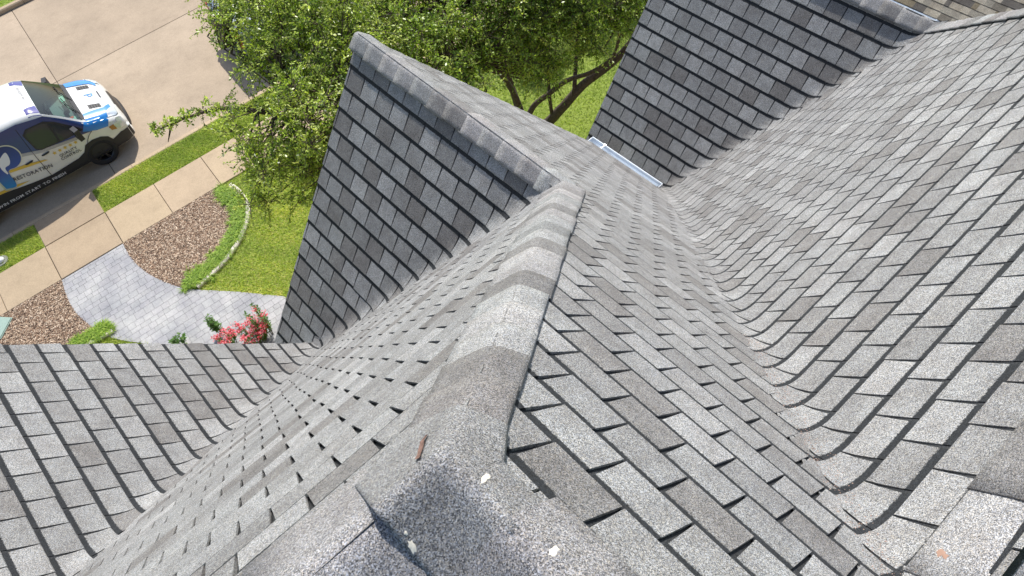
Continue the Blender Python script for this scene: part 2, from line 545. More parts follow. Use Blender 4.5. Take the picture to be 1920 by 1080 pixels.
        for (a, c) in list(edges):
            if (c, a) in edges: continue
            ka, kc = back[a], back[c]
            la, lc = vid((ka[0], ka[1]), True), vid((kc[0], kc[1]), True)
            F.append([c, a, la, lc])
        return V, F, UV
    JV, JF, JU, JT = [], [], [], []
    shared = None
    rot = Matrix(((du[0], dv[0]*CS, 0), (du[1], dv[1]*CS, 0), (0, -SN, 0))).to_3x3()
    uvec = Vector((du[0], du[1], 0)); vvec = Vector((dv[0]*CS, dv[1]*CS, -SN)); nvec = uvec.cross(vvec)
    if nvec.z < 0: flip = True; nvec = -nvec
    else: flip = False
    for k, it in enumerate(items):
        if k in chosen:
            if it['whole']:
                if shared is None:
                    v_ = [(.0095, -.006, up_t), (TAB-.0095, -.006, up_t), (TAB-.0034, EXP, up_b), (.0034, EXP, up_b)]
                    lo_ = [(x, y, -.004) for x, y, z in v_]
                    fc = [(0, 1, 2, 3), (1, 0, 4, 5), (2, 1, 5, 6), (3, 2, 6, 7), (0, 3, 7, 4)]
                    if flip: fc = [t[::-1] for t in fc]
                    shared = mesh_data('shingle', v_ + lo_, fc, [M_TAB_O], uvs=[(x, y) for x, y, z in v_ + lo_])
                o = bpy.data.objects.new('shingle', shared); COL.objects.link(o); o.parent = deck
                x, y = to_xy(it['ul'], it['vt']); z = P[key](x, y)
                mw = Matrix(((uvec.x, vvec.x, nvec.x, x), (uvec.y, vvec.y, nvec.y, y), (uvec.z, vvec.z, nvec.z, z + lift*1.64), (0, 0, 0, 1)))
                if flip:
                    mw = Matrix(((uvec.x, vvec.x, nvec.x, x), (uvec.y, vvec.y, nvec.y, y), (uvec.z, vvec.z, nvec.z, z + lift*1.64), (0, 0, 0, 1)))
                o.matrix_basis = mw
                o.rotation_mode = 'XYZ'
            else:
                V, F, UV = tab_mesh(it, True)
                if not F: continue
                o = link('shingle', mesh_data('shingle', V, F, [M_TAB_O], uvs=UV), deck)
            o.color = it['tint']
        else:
            V, F, UV = tab_mesh(it, False)
            b0 = len(JV); JV += V; JU += UV; JF += [[a + b0 for a in q] for q in F]; JT += [it['tint']] * len(F)
    if JV:
        j = link('shingle_field', mesh_data('shingle_field', JV, JF, [M_TAB_M], uvs=JU, tint=JT), deck)
        j['kind'] = 'stuff'
    print('slope', key, 'tabs', len(items), 'objects', len(chosen), 'visible', int(vis.sum()))
    return deck

house = empty('house', (1.0, 1.0, 0.0))
tag(house, 'brick house whose steep grey shingled roof of hips and gables fills the foreground', 'house')
for key, lim, lab in (('PR', 300, 'sunlit slope right of the central hip'), ('PL', 300, 'grazing slope left of the central hip'), ('B', 300, 'broad sunlit slope at the right'),
                      ('G1', 300, 'shaded slope of the middle gable'), ('G2', 300, 'shaded slope of the far right gable'), ('C', 300, 'slope at the lower left'),
                      ('BK', 0, None), ('NX', 0, None), ('BB', 0, None), ('FE', 0, None)):
    build_slope(key, house, lim, lab)

# ------------------------------------------------------------------ ridge and hip caps
def cap_run(p0, p1, zf, half, exposure=0.2, seed=1, tints=None, halves=None, lift=0.012, flare=0.012, step=.013):
    """caps laid from p0 (their butts face p0) to p1; zf(x, y) is the roof height under them"""
    r = random.Random(seed)
    a = Vector((p0[0], p0[1], 0)); b = Vector((p1[0], p1[1], 0)); L = (b - a).length
    d = (b - a) / L; n = Vector((-d.y, d.x, 0))
    za, zb = zf(*p0), zf(*p1); scale = math.sqrt(L * L + (zb - za) ** 2) / L
    e = exposure / scale; cnt = max(1, int(round(L / e))); e = L / cnt
    NS = 10
    def prof(t, s=0):   # lateral positions
        if halves is None: return half * t
        h_ = halves[0 if t < 0 else 1]
        return t * (h_ if not isinstance(h_, tuple) else h_[0] + (h_[1] - h_[0]) * s / L)
    ts = [-1, -.8, -.62, -.46, -.32, -.2, -.1, 0, .1, .2, .32, .46, .62, .8, 1]
    vs, fs = [], []
    for s in (0, L):
        for t in ts:
            p = a + d * s + n * prof(t, s) * .9; vs.append((p.x, p.y, zf(p.x, p.y) + .002))
    for i in range(len(ts) - 1): fs.append((i, i+1, len(ts)+i+1, len(ts)+i))
    base = part('ridge_cap', vs, fs, M_DECK, house); base.color = (.13, .14, .155, 1)
    for c in range(cnt):
        s0 = c * e - .004; s1 = min((c + 1) * e + .012, L + .01)
        h0 = lift + step + r.uniform(-.0015, .0015); h1 = lift + min(.007, step*.4)
        wj = r.uniform(-.004, .004)
        V, F = [], []
        st = [0, .33, .67, 1]
        for q in st:
            s = s0 + (s1 - s0) * q; h = (h0 + (h1 - h0) * q) * 1.35
            for t in ts:
                p = a + d * s + n * (prof(t, s) * (1 - .012*q) + wj)
                z = 0.0
                for dx, dy, w in ((0, 0, .4), (n.x*.02, n.y*.02, .3), (-n.x*.02, -n.y*.02, .3)): z += w * zf(p.x + dx, p.y + dy)
                V.append((p.x, p.y, z + h + flare * abs(t)))
        m_ = len(ts)
        for i in range(len(st) - 1):
            for t in range(m_ - 1): F.append((i*m_+t, i*m_+t+1, (i+1)*m_+t+1, (i+1)*m_+t))
        # butt and sides
        b0 = len(V)
        for t in range(m_): x, y, z = V[t]; V.append((x, y, z - .011))
        for t in range(m_ - 1): F.append((t+1, t, b0+t, b0+t+1))
        for side in (0, m_ - 1):
            b1 = len(V)
            for i in range(len(st)): x, y, z = V[i*m_+side]; V.append((x, y, z - .012))
            for i in range(len(st) - 1):
                q = (i*m_+side, (i+1)*m_+side, b1+i+1, b1+i); F.append(q if side == 0 else q[::-1])
        o = link('cap_shingle', mesh_data('cap_shingle', V, F, [M_CAP], smooth=False), base)
        me = o.data
        sm = np.zeros(len(me.polygons), dtype=bool); sm[: (len(st)-1)*(m_-1)] = True
        me.polygons.foreach_set('use_smooth', sm)
        tt = tints[c % len(tints)] if tints else None
        if tt is None:
            tt = r.choice((.72, .9, 1.05, 1.05, 1.2, 1.25))
        bl = 1.0 if tt > .85 else .97
        o.color = (tt * r.uniform(.97, 1.03), tt * bl, tt * (bl if bl < 1 else 1.015), 1)
    return base

KR = 0.032
hipf = lambda x, y: smin(P['PL'](x, y), P['PR'](x, y), KR)
topf = lambda x, y: smin(hipf(x, y), max(P['BK'](x, y), P['NX'](x, y)), KR)
HT = [1.24, .76, .72, 1.18, 1.26, 1.18, .74, 1.15, 1.24, .78, 1.18, .9, 1.18, 1.05, .8, 1.15, 1.0, 1.2, .88, 1.1]
backf = lambda x, y: smax(P['BK'](x, y), P['NX'](x, y), .05)
topf = lambda x, y: smin(hipf(x, y), backf(x, y), .035)
cap_run((TX - 2.65, TY), (TX - .12, TY), lambda x, y: smin(P['PL'](x, y), backf(x, y), .10), 0.105, seed=3, halves=(0.165, 0.205), lift=.025, exposure=.27, tints=[1.05, .8, 1.15, .95, 1.2, .9, 1.15, .76, 1.05])
cap_run((GX1 + .02, JY + .02), (TX + .10, TY + .10), hipf, 0.135, seed=5, lift=.013, halves=(.150, (.150, .082)), tints=HT[::-1])
cap_run((GX1, RAKE + .03), (GX1, JY - .02), lambda x, y: smin(P['G1'](x, y), P['PR'](x, y), KR), 0.110, seed=8, flare=.034, step=.003, tints=[.95, .97, 1.12, 1.1, 1.0, .80, .78, 1.2, 1.15, 1.2, .98, 1.15, .8])
cap_run((0.60, BRY), (4.33, BRY), lambda x, y: smin(P['B'](x, y), P['BB'](x, y), .18), 0.155, seed=6, lift=.008, exposure=.30, tints=[1.18, 1.2, .80, 1.1, 1.0, 1.15, .9, 1.1])
cap_run((HX + .02, HY + .02), (4.33, BRY), lambda x, y: smin(P['B'](x, y), P['FE'](x, y), KR), 0.135, seed=9)
cap_run((HX, 5.38), (HX, HY), lambda x, y: smin(P['G2'](x, y), P['FE'](x, y), KR), 0.110, seed=10, flare=.034, step=.003, tints=[1.0, .9, 1.1, 1.05, .95, 1.1, .8])

def drape_piece(poly, zf, h, thick, tint, mat, name='cap_shingle', cell=.018, parent=None, hf=None):
    """a pliable piece laid over the roof: fine grid inside poly, edges turned down by its thickness"""
    if area(poly) < 0: poly = poly[::-1]
    V, F, lut_, E = [], [], {}, {}
    def vid(p):
        k = (round(p[0], 4), round(p[1], 4))
        if k not in lut_:
            lut_[k] = len(V); V.append((p[0], p[1], zf(*p) + (h if hf is None else hf(*p))))
        return lut_[k]
    xs = [p[0] for p in poly]; ys = [p[1] for p in poly]
    for i in range(math.floor(min(xs)/cell), math.ceil(max(xs)/cell)):
        for j in range(math.floor(min(ys)/cell), math.ceil(max(ys)/cell)):
            pl = clip_poly(poly, [(i*cell, j*cell), ((i+1)*cell, j*cell), ((i+1)*cell, (j+1)*cell), (i*cell, (j+1)*cell)])
            if len(pl) < 3 or area(pl) < 1e-7: continue
            ids = [vid(p) for p in pl]; ids = [a for n_, a in enumerate(ids) if a != ids[n_-1]]
            if len(ids) > 2 and len(set(ids)) == len(ids):
                F.append(ids)
                for n_ in range(len(ids)): E[(ids[n_-1], ids[n_])] = 1
    nf_ = len(F); low = {}
    for (a, c) in list(E):
        if (c, a) in E: continue
        for q in (a, c):
            if q not in low: low[q] = len(V); x, y, z = V[q]; V.append((x, y, z - thick))
        F.append([c, a, low[a], low[c]])
    me = mesh_data(name, V, F, [mat]); sm = np.zeros(len(F), dtype=bool); sm[:nf_] = True
    me.polygons.foreach_set('use_smooth', sm)
    o = link(name, me, parent if parent is not None else house)
    o.color = (tint, tint, tint * 1.01, 1)
    return o
# the pieces that close the corner where the hip meets both ridges
drape_piece([(.213, .36), (.215, .495), (.288, .582), (.225, .68), (.115, .775), (.04, .715), (-.011, .70), (-.011, .36)], topf, .056, .018, 0.90, M_CAP)
cap_run((TX, -1.9), (TX, .375), lambda x, y: smin(P['PR'](x, y), backf(x, y), .06), 0.105, seed=4, halves=(0.105, 0.165), lift=.042, tints=[.9, 1.1, .8, 1.2, 1.0, 1.25, .85, 1.1, 1.08, 1.08])
# ------------------------------------------------------------------ walls, boards and gutter of the house
def wall_xz(poly, y0, y1):
    n = len(poly)
    v = [(x, y0, z) for x, z in poly] + [(x, y1, z) for x, z in poly]
    f = [tuple(range(n)), tuple(range(n, 2*n))[::-1]] + [(i, i + n, (i+1) % n + n, (i+1) % n) for i in range(n)]
    return part('wall', v, f, M_BRICK, house)
dz = .16
wall_xz([(.05, 0), (4.5, 0), (4.5, P['PR'](4.5, 0) - dz), (GX1, P['PR'](GX1, 0) - dz), (.05, P['G1'](.05, 0) - dz)], 4.45, 4.72)
wall_xz([(-6.6, 0), (.05, 0), (.05, P['C'](.05, 0) - dz - .2), (-3.356, P['C'](-3.356, 0) - dz), (-6.6, P['C'](-.112, 0) - dz)], 3.9, 4.17)
wall_xz([(5.15, 0), (8.4, 0), (8.4, P['FE'](8.4, 0) - dz), (HX, P['FE'](HX, 0) - dz), (5.15, P['G2'](5.15, 0) - dz)], 4.75, 5.02)
for (x0, x1, y0, y1, h) in ((4.5, 5.15, 3.5, 3.8, 5.0), (8.2, 8.4, -2, 4.75, 6.0), (-6.6, -6.4, -2, 3.9, 5.5), (4.35, 4.5, 3.6, 4.45, 5.4), (5.15, 5.3, 3.7, 4.75, 5.0)):
    mb = MB(); mb.box((x0, y0, 0), (x1, y1, h)); mb.build('wall', M_BRICK, house)
# the west side of the left gable roof, out of sight of the photo
mb = MB(); zr = P['C'](-3.356, 0)
mb.add([(-3.356, -2.2, zr-.01), (-3.356, 4.487, zr-.01), (-6.9, 4.487, zr - 4.6), (-6.9, -2.2, zr - 4.6)], [(0, 1, 2, 3)])
o = mb.build('roof_slope', M_DECK, house); o.color = (.9, .9, .92, 1)
def rake_board(x0, x1, y, key):
    z0, z1 = P[key](x0, y), P[key](x1, y)
    v = []
    for yy in (y - .035, y - .010):
        v += [(x0, yy, z0 - .22), (x1, yy, z1 - .22), (x1, yy, z1 - .012), (x0, yy, z0 - .012)]
    part('rake_board', v, [(0,1,2,3), (7,6,5,4), (0,4,5,1), (1,5,6,2), (2,6,7,3), (3,7,4,0)], M_WHITE, house)
rake_board(-.15, GX1, RAKE, 'G1'); rake_board(GX1, 4.8, RAKE, 'PR'); rake_board(-3.35, .49, 4.487, 'C'); rake_board(4.93, HX, 5.35, 'G2')

M_ALU = simple('white_aluminium', (0.74, 0.79, 0.84), 0.35, noise=.05, nscale=9)
def gutter(x0, y0, y1, zt, parent, w=.105, d=.09, sgn=1, name='gutter'):
    """open trough along Y, back edge at x0"""
    prof = [(0, 0), (0, -d), (w*.72, -d), (w*.80, -d*.55), (w*.98, -d*.38), (w, 0), (w - .012, 0.004), (w - .014, -.008), (w*.955, -d*.36), (w*.77, -d*.5), (w*.69, -d + .006), (.005, -d + .006), (.005, 0)]
    n = len(prof); v = [(x0 + sgn*px, y, zt + pz) for y in (y0, y1) for px, pz in prof]
    f = [(i, (i+1) % n, (i+1) % n + n, i + n) for i in range(n)]
    g = part(name, v, f, M_ALU, parent)
    for y in (y0, y1):
        e = [(x0, y, zt), (x0, y, zt - d), (x0 + sgn*w*.72, y, zt - d), (x0 + sgn*w*.8, y, zt - d*.55), (x0 + sgn*w, y, zt - d*.3), (x0 + sgn*w, y, zt)]
        e2 = [(a, b + (.004 if y == y0 else -.004), c) for a, b, c in e]
        m_ = len(e); part('end_cap', e + e2, [tuple(range(m_)), tuple(range(m_, 2*m_))[::-1]] + [(i, (i+1) % m_, (i+1) % m_ + m_, i + m_) for i in range(m_)], M_ALU, g)
    y = y1 - .22
    while y > y0 + .3:
        mb = MB(); mb.box((min(x0, x0 + sgn*w) + .004, y - .007, zt - .006), (max(x0, x0 + sgn*w) - .004, y + .007, zt + .003))
        mb.tube([(x0 + sgn*.02, y, zt), (x0 + sgn*.02, y, zt + .02)], .009, 6)
        mb.box((x0 + sgn*w - .02, y - .02, zt - .004), (x0 + sgn*w + .006, y + .02, zt + .009))
        mb.build('hanger', M_ALU, g); y -= .90
    return g
gutter(4.815, 3.96, 5.14, P['PR'](4.80, 0) - .045, house)

# small things lying on the roof
M_LEAF_DRY = simple('dry_leaf', (0.15, 0.085, 0.065), 0.8, noise=.4, nscale=60)
M_SPOT = simple('pale_spot', (0.78, 0.72, 0.58), 0.9, noise=.25, nscale=90)
def hip_top(x, y): return topf(x, y)
def drape(cx, cy, pts, h, zf):
    return [(cx + a, cy + b, zf(cx + a, cy + b) + h) for a, b in pts]

# ------------------------------------------------------------------ neighbour's roof
nb = empty('house', (15.0, 2.0, 0.0))
tag(nb, 'neighbouring house with brown blended shingles and a white gutter along its eave', 'house')
NXE, NZE, NPT = 12.20, CAM_Z - 9.5, 0.62
nf = lambda x: NZE + (x - NXE) * NPT
part('wall', *[a for a in ((lambda m: (m.v, m.f))((lambda m: (m.box((12.55, -6, 0), (18.5, 7.6, NZE + .1)), m)[1])(MB())))], M_BRICK, nb)
nd = part('roof_slope', [(NXE, -6.5, nf(NXE)), (17, -6.5, nf(17)), (17, 8, nf(17)), (NXE, 8, nf(NXE))], [(0, 1, 2, 3)], M_NTAB_M, nb, tint=[(.55, .55, .55, 1)])
part('roof_slope', [(17, -6.5, nf(17)), (21.8, -6.5, nf(NXE)), (21.8, 8, nf(NXE)), (17, 8, nf(17))], [(0, 1, 2, 3)], M_NTAB_M, nb, tint=[(.6, .6, .6, 1)])
nth = math.atan(NPT); r_ = random.Random(4); nt_items = []
for j in range(0, 27):
    x0 = NXE - .02 + j * .125 * math.cos(nth) ; y = 1.0 + r_.random() * .1
    while y < 7.2:
        w_ = r_.choice((.09, .13, .17, .21, .28)); thick = r_.choice((.003, .008))
        x1 = x0 + .165 * math.cos(nth)
        c = r_.choice(((1.25, 1.2, 1.1), (.62, .6, .56), (.95, .85, .68), (1.05, 1.05, 1.0), (.42, .41, .42), (.8, .72, .55), (1.45, 1.42, 1.32)))
        hb = .012 + thick
        v = [(x0, y, nf(x0) + hb), (x1, y, nf(x1) + .003), (x1, y + w_, nf(x1) + .003), (x0, y + w_, nf(x0) + hb), (x0, y, nf(x0) - .002), (x0, y + w_, nf(x0) - .002), (x1, y, nf(x1) - .002), (x1, y + w_, nf(x1) - .002)]
        f = [(0, 1, 2, 3), (0, 3, 5, 4), (0, 4, 6, 1), (3, 2, 7, 5)]
        f = [q[::-1] for q in f] if False else f
        nt_items.append((v, f, c)); y += w_
pc, _ = project([np.mean(it[0], axis=0) for it in nt_items])
inn = [(k, (pc[k][1])) for k in range(len(nt_items)) if 1600 < pc[k][0] < 1925 and -5 < pc[k][1] < 60]
sel = set(k for k, _ in inn[:300]); JV, JF, JT = [], [], []
for k, (v, f, c) in enumerate(nt_items):
    if k in sel:
        o = part('shingle', v, f, M_NTAB_O, nd); o.color = (*c, 1)
    else:
        b0 = len(JV); JV += v; JF += [[a + b0 for a in q] for q in f]; JT += [(*c, 1)] * len(f)
o = part('shingle_field', JV, JF, M_NTAB_M, nd, tint=JT); o['kind'] = 'stuff'
mb = MB(); mb.box((NXE - .02, -6.5, NZE - .2), (NXE, 8, NZE - .012)); mb.build('fascia', M_WHITE, nb)
gutter(NXE - .024, -6.4, 7.9, NZE - .015, nb, w=.12, sgn=-1)

# ------------------------------------------------------------------ ground level: street frame (s along the street, t away from the house)
SA = math.radians(-5)
def G(s, t, z=0.0): return (s * math.cos(SA) - t * math.sin(SA), s * math.sin(SA) + t * math.cos(SA), z)
def poly_xy(pts): return [G(s, t)[:2] for s, t in pts]
def inside(p, poly):
    x, y = p; c = False; n = len(poly)
    for i in range(n):
        x0, y0 = poly[i]; x1, y1 = poly[i-1]
        if (y0 > y) != (y1 > y) and x < (x1 - x0) * (y - y0) / (y1 - y0) + x0: c = not c
    return c
def catmull(pts, n=6, closed=False):
    out = []
    P_ = [np.array(p, float) for p in pts]
    for i in range(len(P_) - 1):
        p0 = P_[max(i-1, 0)]; p1 = P_[i]; p2 = P_[i+1]; p3 = P_[min(i+2, len(P_)-1)]
        for k in range(n):
            t = k / n
            out.append(tuple(.5 * ((2*p1) + (-p0+p2)*t + (2*p0-5*p1+4*p2-p3)*t*t + (-p0+3*p1-3*p2+p3)*t**3)))
    out.append(tuple(P_[-1])); return out

def concrete_mat(name, col, scale=1.0, stain=.25):
    m, nt, b = new_mat(name)
    p = pos(nt)
    n1 = N(nt, 'ShaderNodeTexNoise'); n1.inputs['Scale'].default_value = .55 * scale; n1.inputs['Detail'].default_value = 6; n1.inputs['Roughness'].default_value = .6
    n2 = N(nt, 'ShaderNodeTexNoise'); n2.inputs['Scale'].default_value = 45; n2.inputs['Detail'].default_value = 4
    n3 = N(nt, 'ShaderNodeTexNoise'); n3.inputs['Scale'].default_value = 3.2; n3.inputs['Detail'].default_value = 8; n3.inputs['Roughness'].default_value = .7
    for n in (n1, n2, n3): nt.links.new(p, n.inputs['Vector'])
    r1 = ramp(nt, [(.3, tuple(c * (1 - stain*.6) for c in col)), (.7, tuple(c * (1 + stain*.35) for c in col))]); nt.links.new(n1.outputs[0], r1.inputs[0])
    r2 = ramp(nt, [(.35, (.90, .90, .90)), (.65, (1.07, 1.07, 1.07))]); nt.links.new(n2.outputs[0], r2.inputs[0])
    r3 = ramp(nt, [(.25, (.86, .855, .85)), (.5, (1, 1, 1)), (.8, (1.04, 1.04, 1.04))]); nt.links.new(n3.outputs[0], r3.inputs[0])
    c = mix(nt, r1.outputs[0], r2.outputs[0], 1.0, 'MULTIPLY'); c = mix(nt, c, r3.outputs[0], 1.0, 'MULTIPLY')
    a = N(nt, 'ShaderNodeObjectInfo'); c = mix(nt, c, a.outputs['Color'], 1.0, 'MULTIPLY')
    nt.links.new(c, b.inputs['Base Color']); b.inputs['Roughness'].default_value = .88; b.inputs['Specular IOR Level'].default_value = .3
    bp = N(nt, 'ShaderNodeBump'); bp.inputs['Strength'].default_value = .25; bp.inputs['Distance'].default_value = .004
    nt.links.new(n2.outputs[0], bp.inputs['Height']); nt.links.new(bp.outputs[0], b.inputs['Normal'])
    return m
M_ROAD = concrete_mat('street_concrete', (.41, .325, .232), stain=.28)
M_WALK = concrete_mat('pavement_concrete', (.45, .345, .23), 1.6, .2)
M_JOINT = simple('joint_dirt', (.075, .06, .045), .95, noise=.3, nscale=30)
M_SOIL = simple('soil', (.085, .06, .04), .95, noise=.4, nscale=25)
M_TURF = simple('turf', (.21, .27, .045), .95, noise=.35, nscale=18, bump=.6)

def slab(s0, s1, t0, t1, z0, z1, mat, parent, name='slab', gap=.006, tone=None):
    b = .008
    v = []
    for z, i in ((z0, 0), (z1 - b, 0), (z1, b)):
        for s, t in ((s0+gap+i, t0+gap+i), (s1-gap-i, t0+gap+i), (s1-gap-i, t1-gap-i), (s0+gap+i, t1-gap-i)): v.append(G(s, t, z))
    f = [(8, 9, 10, 11)] + [(k + a, (k+1) % 4 + a, (k+1) % 4 + a + 4, k + a + 4) for a in (0, 4) for k in range(4)]
    o = part(name, v, f, mat, parent)
    tn = tone if tone is not None else random.uniform(.95, 1.04); o.color = (tn, tn * random.uniform(.99, 1.01), tn * random.uniform(.98, 1.01), 1)
    return o

def sheet(name, pts, z, mat, kind='structure'):
    v = [G(s, t, z) for s, t in pts]
    o = part(name, v, [tuple(range(len(v)))], mat)
    if kind: o['kind'] = kind
    return o
sheet('ground', [(-300, -300), (300, -300), (300, 16.68), (-300, 16.68)], 0.0, M_TURF)
sheet('ground', [(-300, 25.98), (300, 25.98), (300, 500), (-300, 500)], 0.0, M_TURF)
STZ = -.12
street = sheet('street', [(-300, 16.60), (300, 16.60), (300, 26.05), (-300, 26.05)], STZ - .02, M_JOINT)
js = [-1.25 + 4.53 * k for k in range(-5, 6)]
for a, b_ in zip(js, js[1:]):
    for t0, t1 in ((16.82, 21.5), (21.5, 25.85)):
        slab(a, b_, t0, t1, STZ - .018, STZ, M_ROAD, street, 'concrete_panel', gap=.007)
sheet('street', [(-300, 16.83), (js[0], 16.83), (js[0], 25.84), (-300, 25.84)], STZ, M_ROAD)
sheet('street', [(js[-1], 16.83), (300, 16.83), (300, 25.84), (js[-1], 25.84)], STZ, M_ROAD)
def curb(t0, t1, lo_side, name, lab=None):
    base = sheet('kerb', [(-60, t0), (60, t0), (60, t1), (-60, t1)], STZ + .004, M_JOINT)
    for a, b_ in zip([-.82 + 3.02 * k for k in range(-6, 7)], [-.82 + 3.02 * k for k in range(-5, 8)]):
        prof = [(t0, 0), (t1, 0), (t1, .118), (t1 - .02, .133), (t0 + .03, .128), (t0, .10)] if lo_side < 0 else [(t0, 0), (t1, 0), (t1, .10), (t1 - .03, .128), (t0 + .02, .133), (t0, .118)]
        n = len(prof); v = [G(s, t, STZ + z + .005) for s in (a + .005, b_ - .005) for t, z in prof]
        o = part('kerb_stone', v, [tuple(range(n))[::-1], tuple(range(n, 2*n))] + [(i, (i+1) % n, (i+1) % n + n, i + n) for i in range(n)], M_WALK, base)
        tn = random.uniform(.93, 1.05); o.color = (tn, tn, tn, 1)
curb(16.67, 16.83, 1, 'kerb'); curb(25.84, 26.0, -1, 'kerb')

walk = sheet('pavement', [(-40, 14.57), (40, 14.57), (40, 15.77), (-40, 15.77)], .008, M_JOINT)
ss = [-1.88 + 1.245 * k for k in range(0, 9)]
for a, b_ in zip(ss, ss[1:]): slab(a, b_, 14.57, 15.77, .0, .035, M_WALK, walk, 'slab')
ss = [-3.36 - 1.245 * k for k in range(0, 6)]
for a, b_ in zip(ss[1:], ss): slab(a, b_, 14.57, 15.77, .0, .035, M_WALK, walk, 'slab', tone=.93)
slab(-3.36, -1.88, 14.57, 15.77, 0, .036, M_WALK, walk, 'slab', gap=.012, tone=.87)
slab(-3.36, -1.88, 15.77, 16.67, 0, .034, M_WALK, walk, 'slab', gap=.010, tone=.82)
sheet('pavement', [(ss[-1], 14.58), (ss[-1], 15.76), (-40, 15.76), (-40, 14.58)], .032, M_WALK)
sheet('pavement', [(-1.88 + 1.245*8, 14.58), (40, 14.58), (40, 15.76), (-1.88 + 1.245*8, 15.76)], .032, M_WALK)

# stamped garden path
PL_ = catmull([(-3.36, 14.57), (-3.42, 14.08), (-3.41, 13.53), (-3.3, 13.03), (-3.09, 12.47), (-2.82, 12.07), (-2.53, 11.73), (-2.15, 11.2), (-1.8, 10.4), (-1.6, 9.0)], 5)
PR_ = catmull([(-1.88, 14.57), (-1.9, 14.17), (-1.84, 13.69), (-1.69, 13.18), (-1.45, 12.69), (-1.26, 12.39), (-1.08, 12.19)], 5) + [(-.4, 11.51), (.29, 10.74), (.62, 9.9), (.75, 9.0)]
path_poly = PL_ + PR_[::-1]
M_STAMP, nt, b = new_mat('stamped_concrete')
n = N(nt, 'ShaderNodeTexNoise'); n.inputs['Scale'].default_value = 1.1; n.inputs['Detail'].default_value = 7; n.inputs['Roughness'].default_value = .62; nt.links.new(pos(nt), n.inputs['Vector'])
r = ramp(nt, [(.28, (.225, .228, .24)), (.45, (.315, .314, .316)), (.6, (.40, .395, .38)), (.78, (.50, .49, .46))]); nt.links.new(n.outputs[0], r.inputs[0])
n2 = N(nt, 'ShaderNodeTexNoise'); n2.inputs['Scale'].default_value = 30; n2.inputs['Detail'].default_value = 5; nt.links.new(pos(nt), n2.inputs['Vector'])
r2 = ramp(nt, [(.3, (.86, .86, .87)), (.7, (1.08, 1.08, 1.08))]); nt.links.new(n2.outputs[0], r2.inputs[0])
oi = N(nt, 'ShaderNodeObjectInfo')
c = mix(nt, r.outputs[0], r2.outputs[0], 1.0, 'MULTIPLY'); c = mix(nt, c, oi.outputs['Color'], 1.0, 'MULTIPLY')
nt.links.new(c, b.inputs['Base Color']); b.inputs['Roughness'].default_value = .6
bp = N(nt, 'ShaderNodeBump'); bp.inputs['Strength'].default_value = .5; bp.inputs['Distance'].default_value = .006; nt.links.new(n2.outputs[0], bp.inputs['Height']); nt.links.new(bp.outputs[0], b.inputs['Normal'])
path = sheet('garden_path', path_poly, .012, M_STAMP); path.color = (.52, .52, .56, 1)
rr = random.Random(21); t = 8.9; rows = []
pat = [.16, .12, .16, .20, .12]
k_ = 0
while t < 14.56:
    h_ = pat[k_ % 5]; k_ += 1
    s = -4.0 + rr.random() * .2
    while s < 1.0:
        w_ = rr.choice((.16, .20, .26, .22)) if h_ > .15 else rr.choice((.13, .17, .22))
        g = .003
        q = [(s + g, t + g), (s + w_ - g, t + g), (s + w_ - g, min(t + h_, 14.565) - g), (s + g, min(t + h_, 14.565) - g)]
        pl = clip_poly(path_poly[::-1] if area(path_poly) < 0 else path_poly, q)
        if len(pl) > 2 and area(pl) > .0015:
            v = [G(a, c_, .024) for a, c_ in pl] + [G(a, c_, .010) for a, c_ in pl]; m_ = len(pl)
            o = part('paving_stone', v, [tuple(range(m_))] + [(i, i + m_, (i+1) % m_ + m_, (i+1) % m_) for i in range(m_)], M_STAMP, path)
            tn = rr.uniform(.93, 1.06); o.color = (tn, tn * rr.uniform(.985, 1.01), tn, 1)
        s += w_
    t += h_

# beds, edging
bedR = [(-1.88, 14.57), (.37, 14.57), (.62, 14.3), (.66, 14.0), (.60, 13.7), (.40, 13.35), (.05, 13.0), (-.35, 12.82), (-.8, 12.66), (-1.24, 12.56)] + [p for p in PR_ if p[1] > 12.45 and p[1] < 14.56][::-1]
bedL = [(-3.36, 14.57)] + [p for p in PL_ if 12.5 < p[1] < 14.56] + [(-3.05, 12.5), (-3.5, 12.5), (-4.5, 12.58), (-6, 12.6), (-8, 12.6), (-8, 14.57)]
M_MULCHB = simple('mulch_base', (.10, .062, .042), .95, noise=.5, nscale=40, bump=.8)
bR = sheet('mulch_bed', bedR, .010, M_MULCHB); bL = sheet('mulch_bed', bedL, .010, M_MULCHB)
def attr_mat(name, rough=.8, trans=0.0, noise=True):
    m, nt, b = new_mat(name)
    a = N(nt, 'ShaderNodeAttribute', attribute_name='tint'); b.inputs['Roughness'].default_value = rough
    nt.links.new(a.outputs['Color'], b.inputs['Base Color'])
    if trans > 0:
        tr = N(nt, 'ShaderNodeBsdfTranslucent'); mx = N(nt, 'ShaderNodeMixShader'); mx.inputs[0].default_value = trans
        c = mix(nt, a.outputs['Color'], (1.15, 1.25, .55), 1.0, 'MULTIPLY'); nt.links.new(c, tr.inputs[0])
        nt.links.new(b.outputs[0], mx.inputs[1]); nt.links.new(tr.outputs[0], mx.inputs[2])
        nt.links.new(mx.outputs[0], nt.nodes['Material Output'].inputs[0])
    return m
M_CHIP = attr_mat('wood_chips', .85)
M_BLADE = attr_mat('grass_blades', .6, .35)
M_FOL = attr_mat('foliage', .36, .40)
M_PETAL = attr_mat('petals', .5, .35)

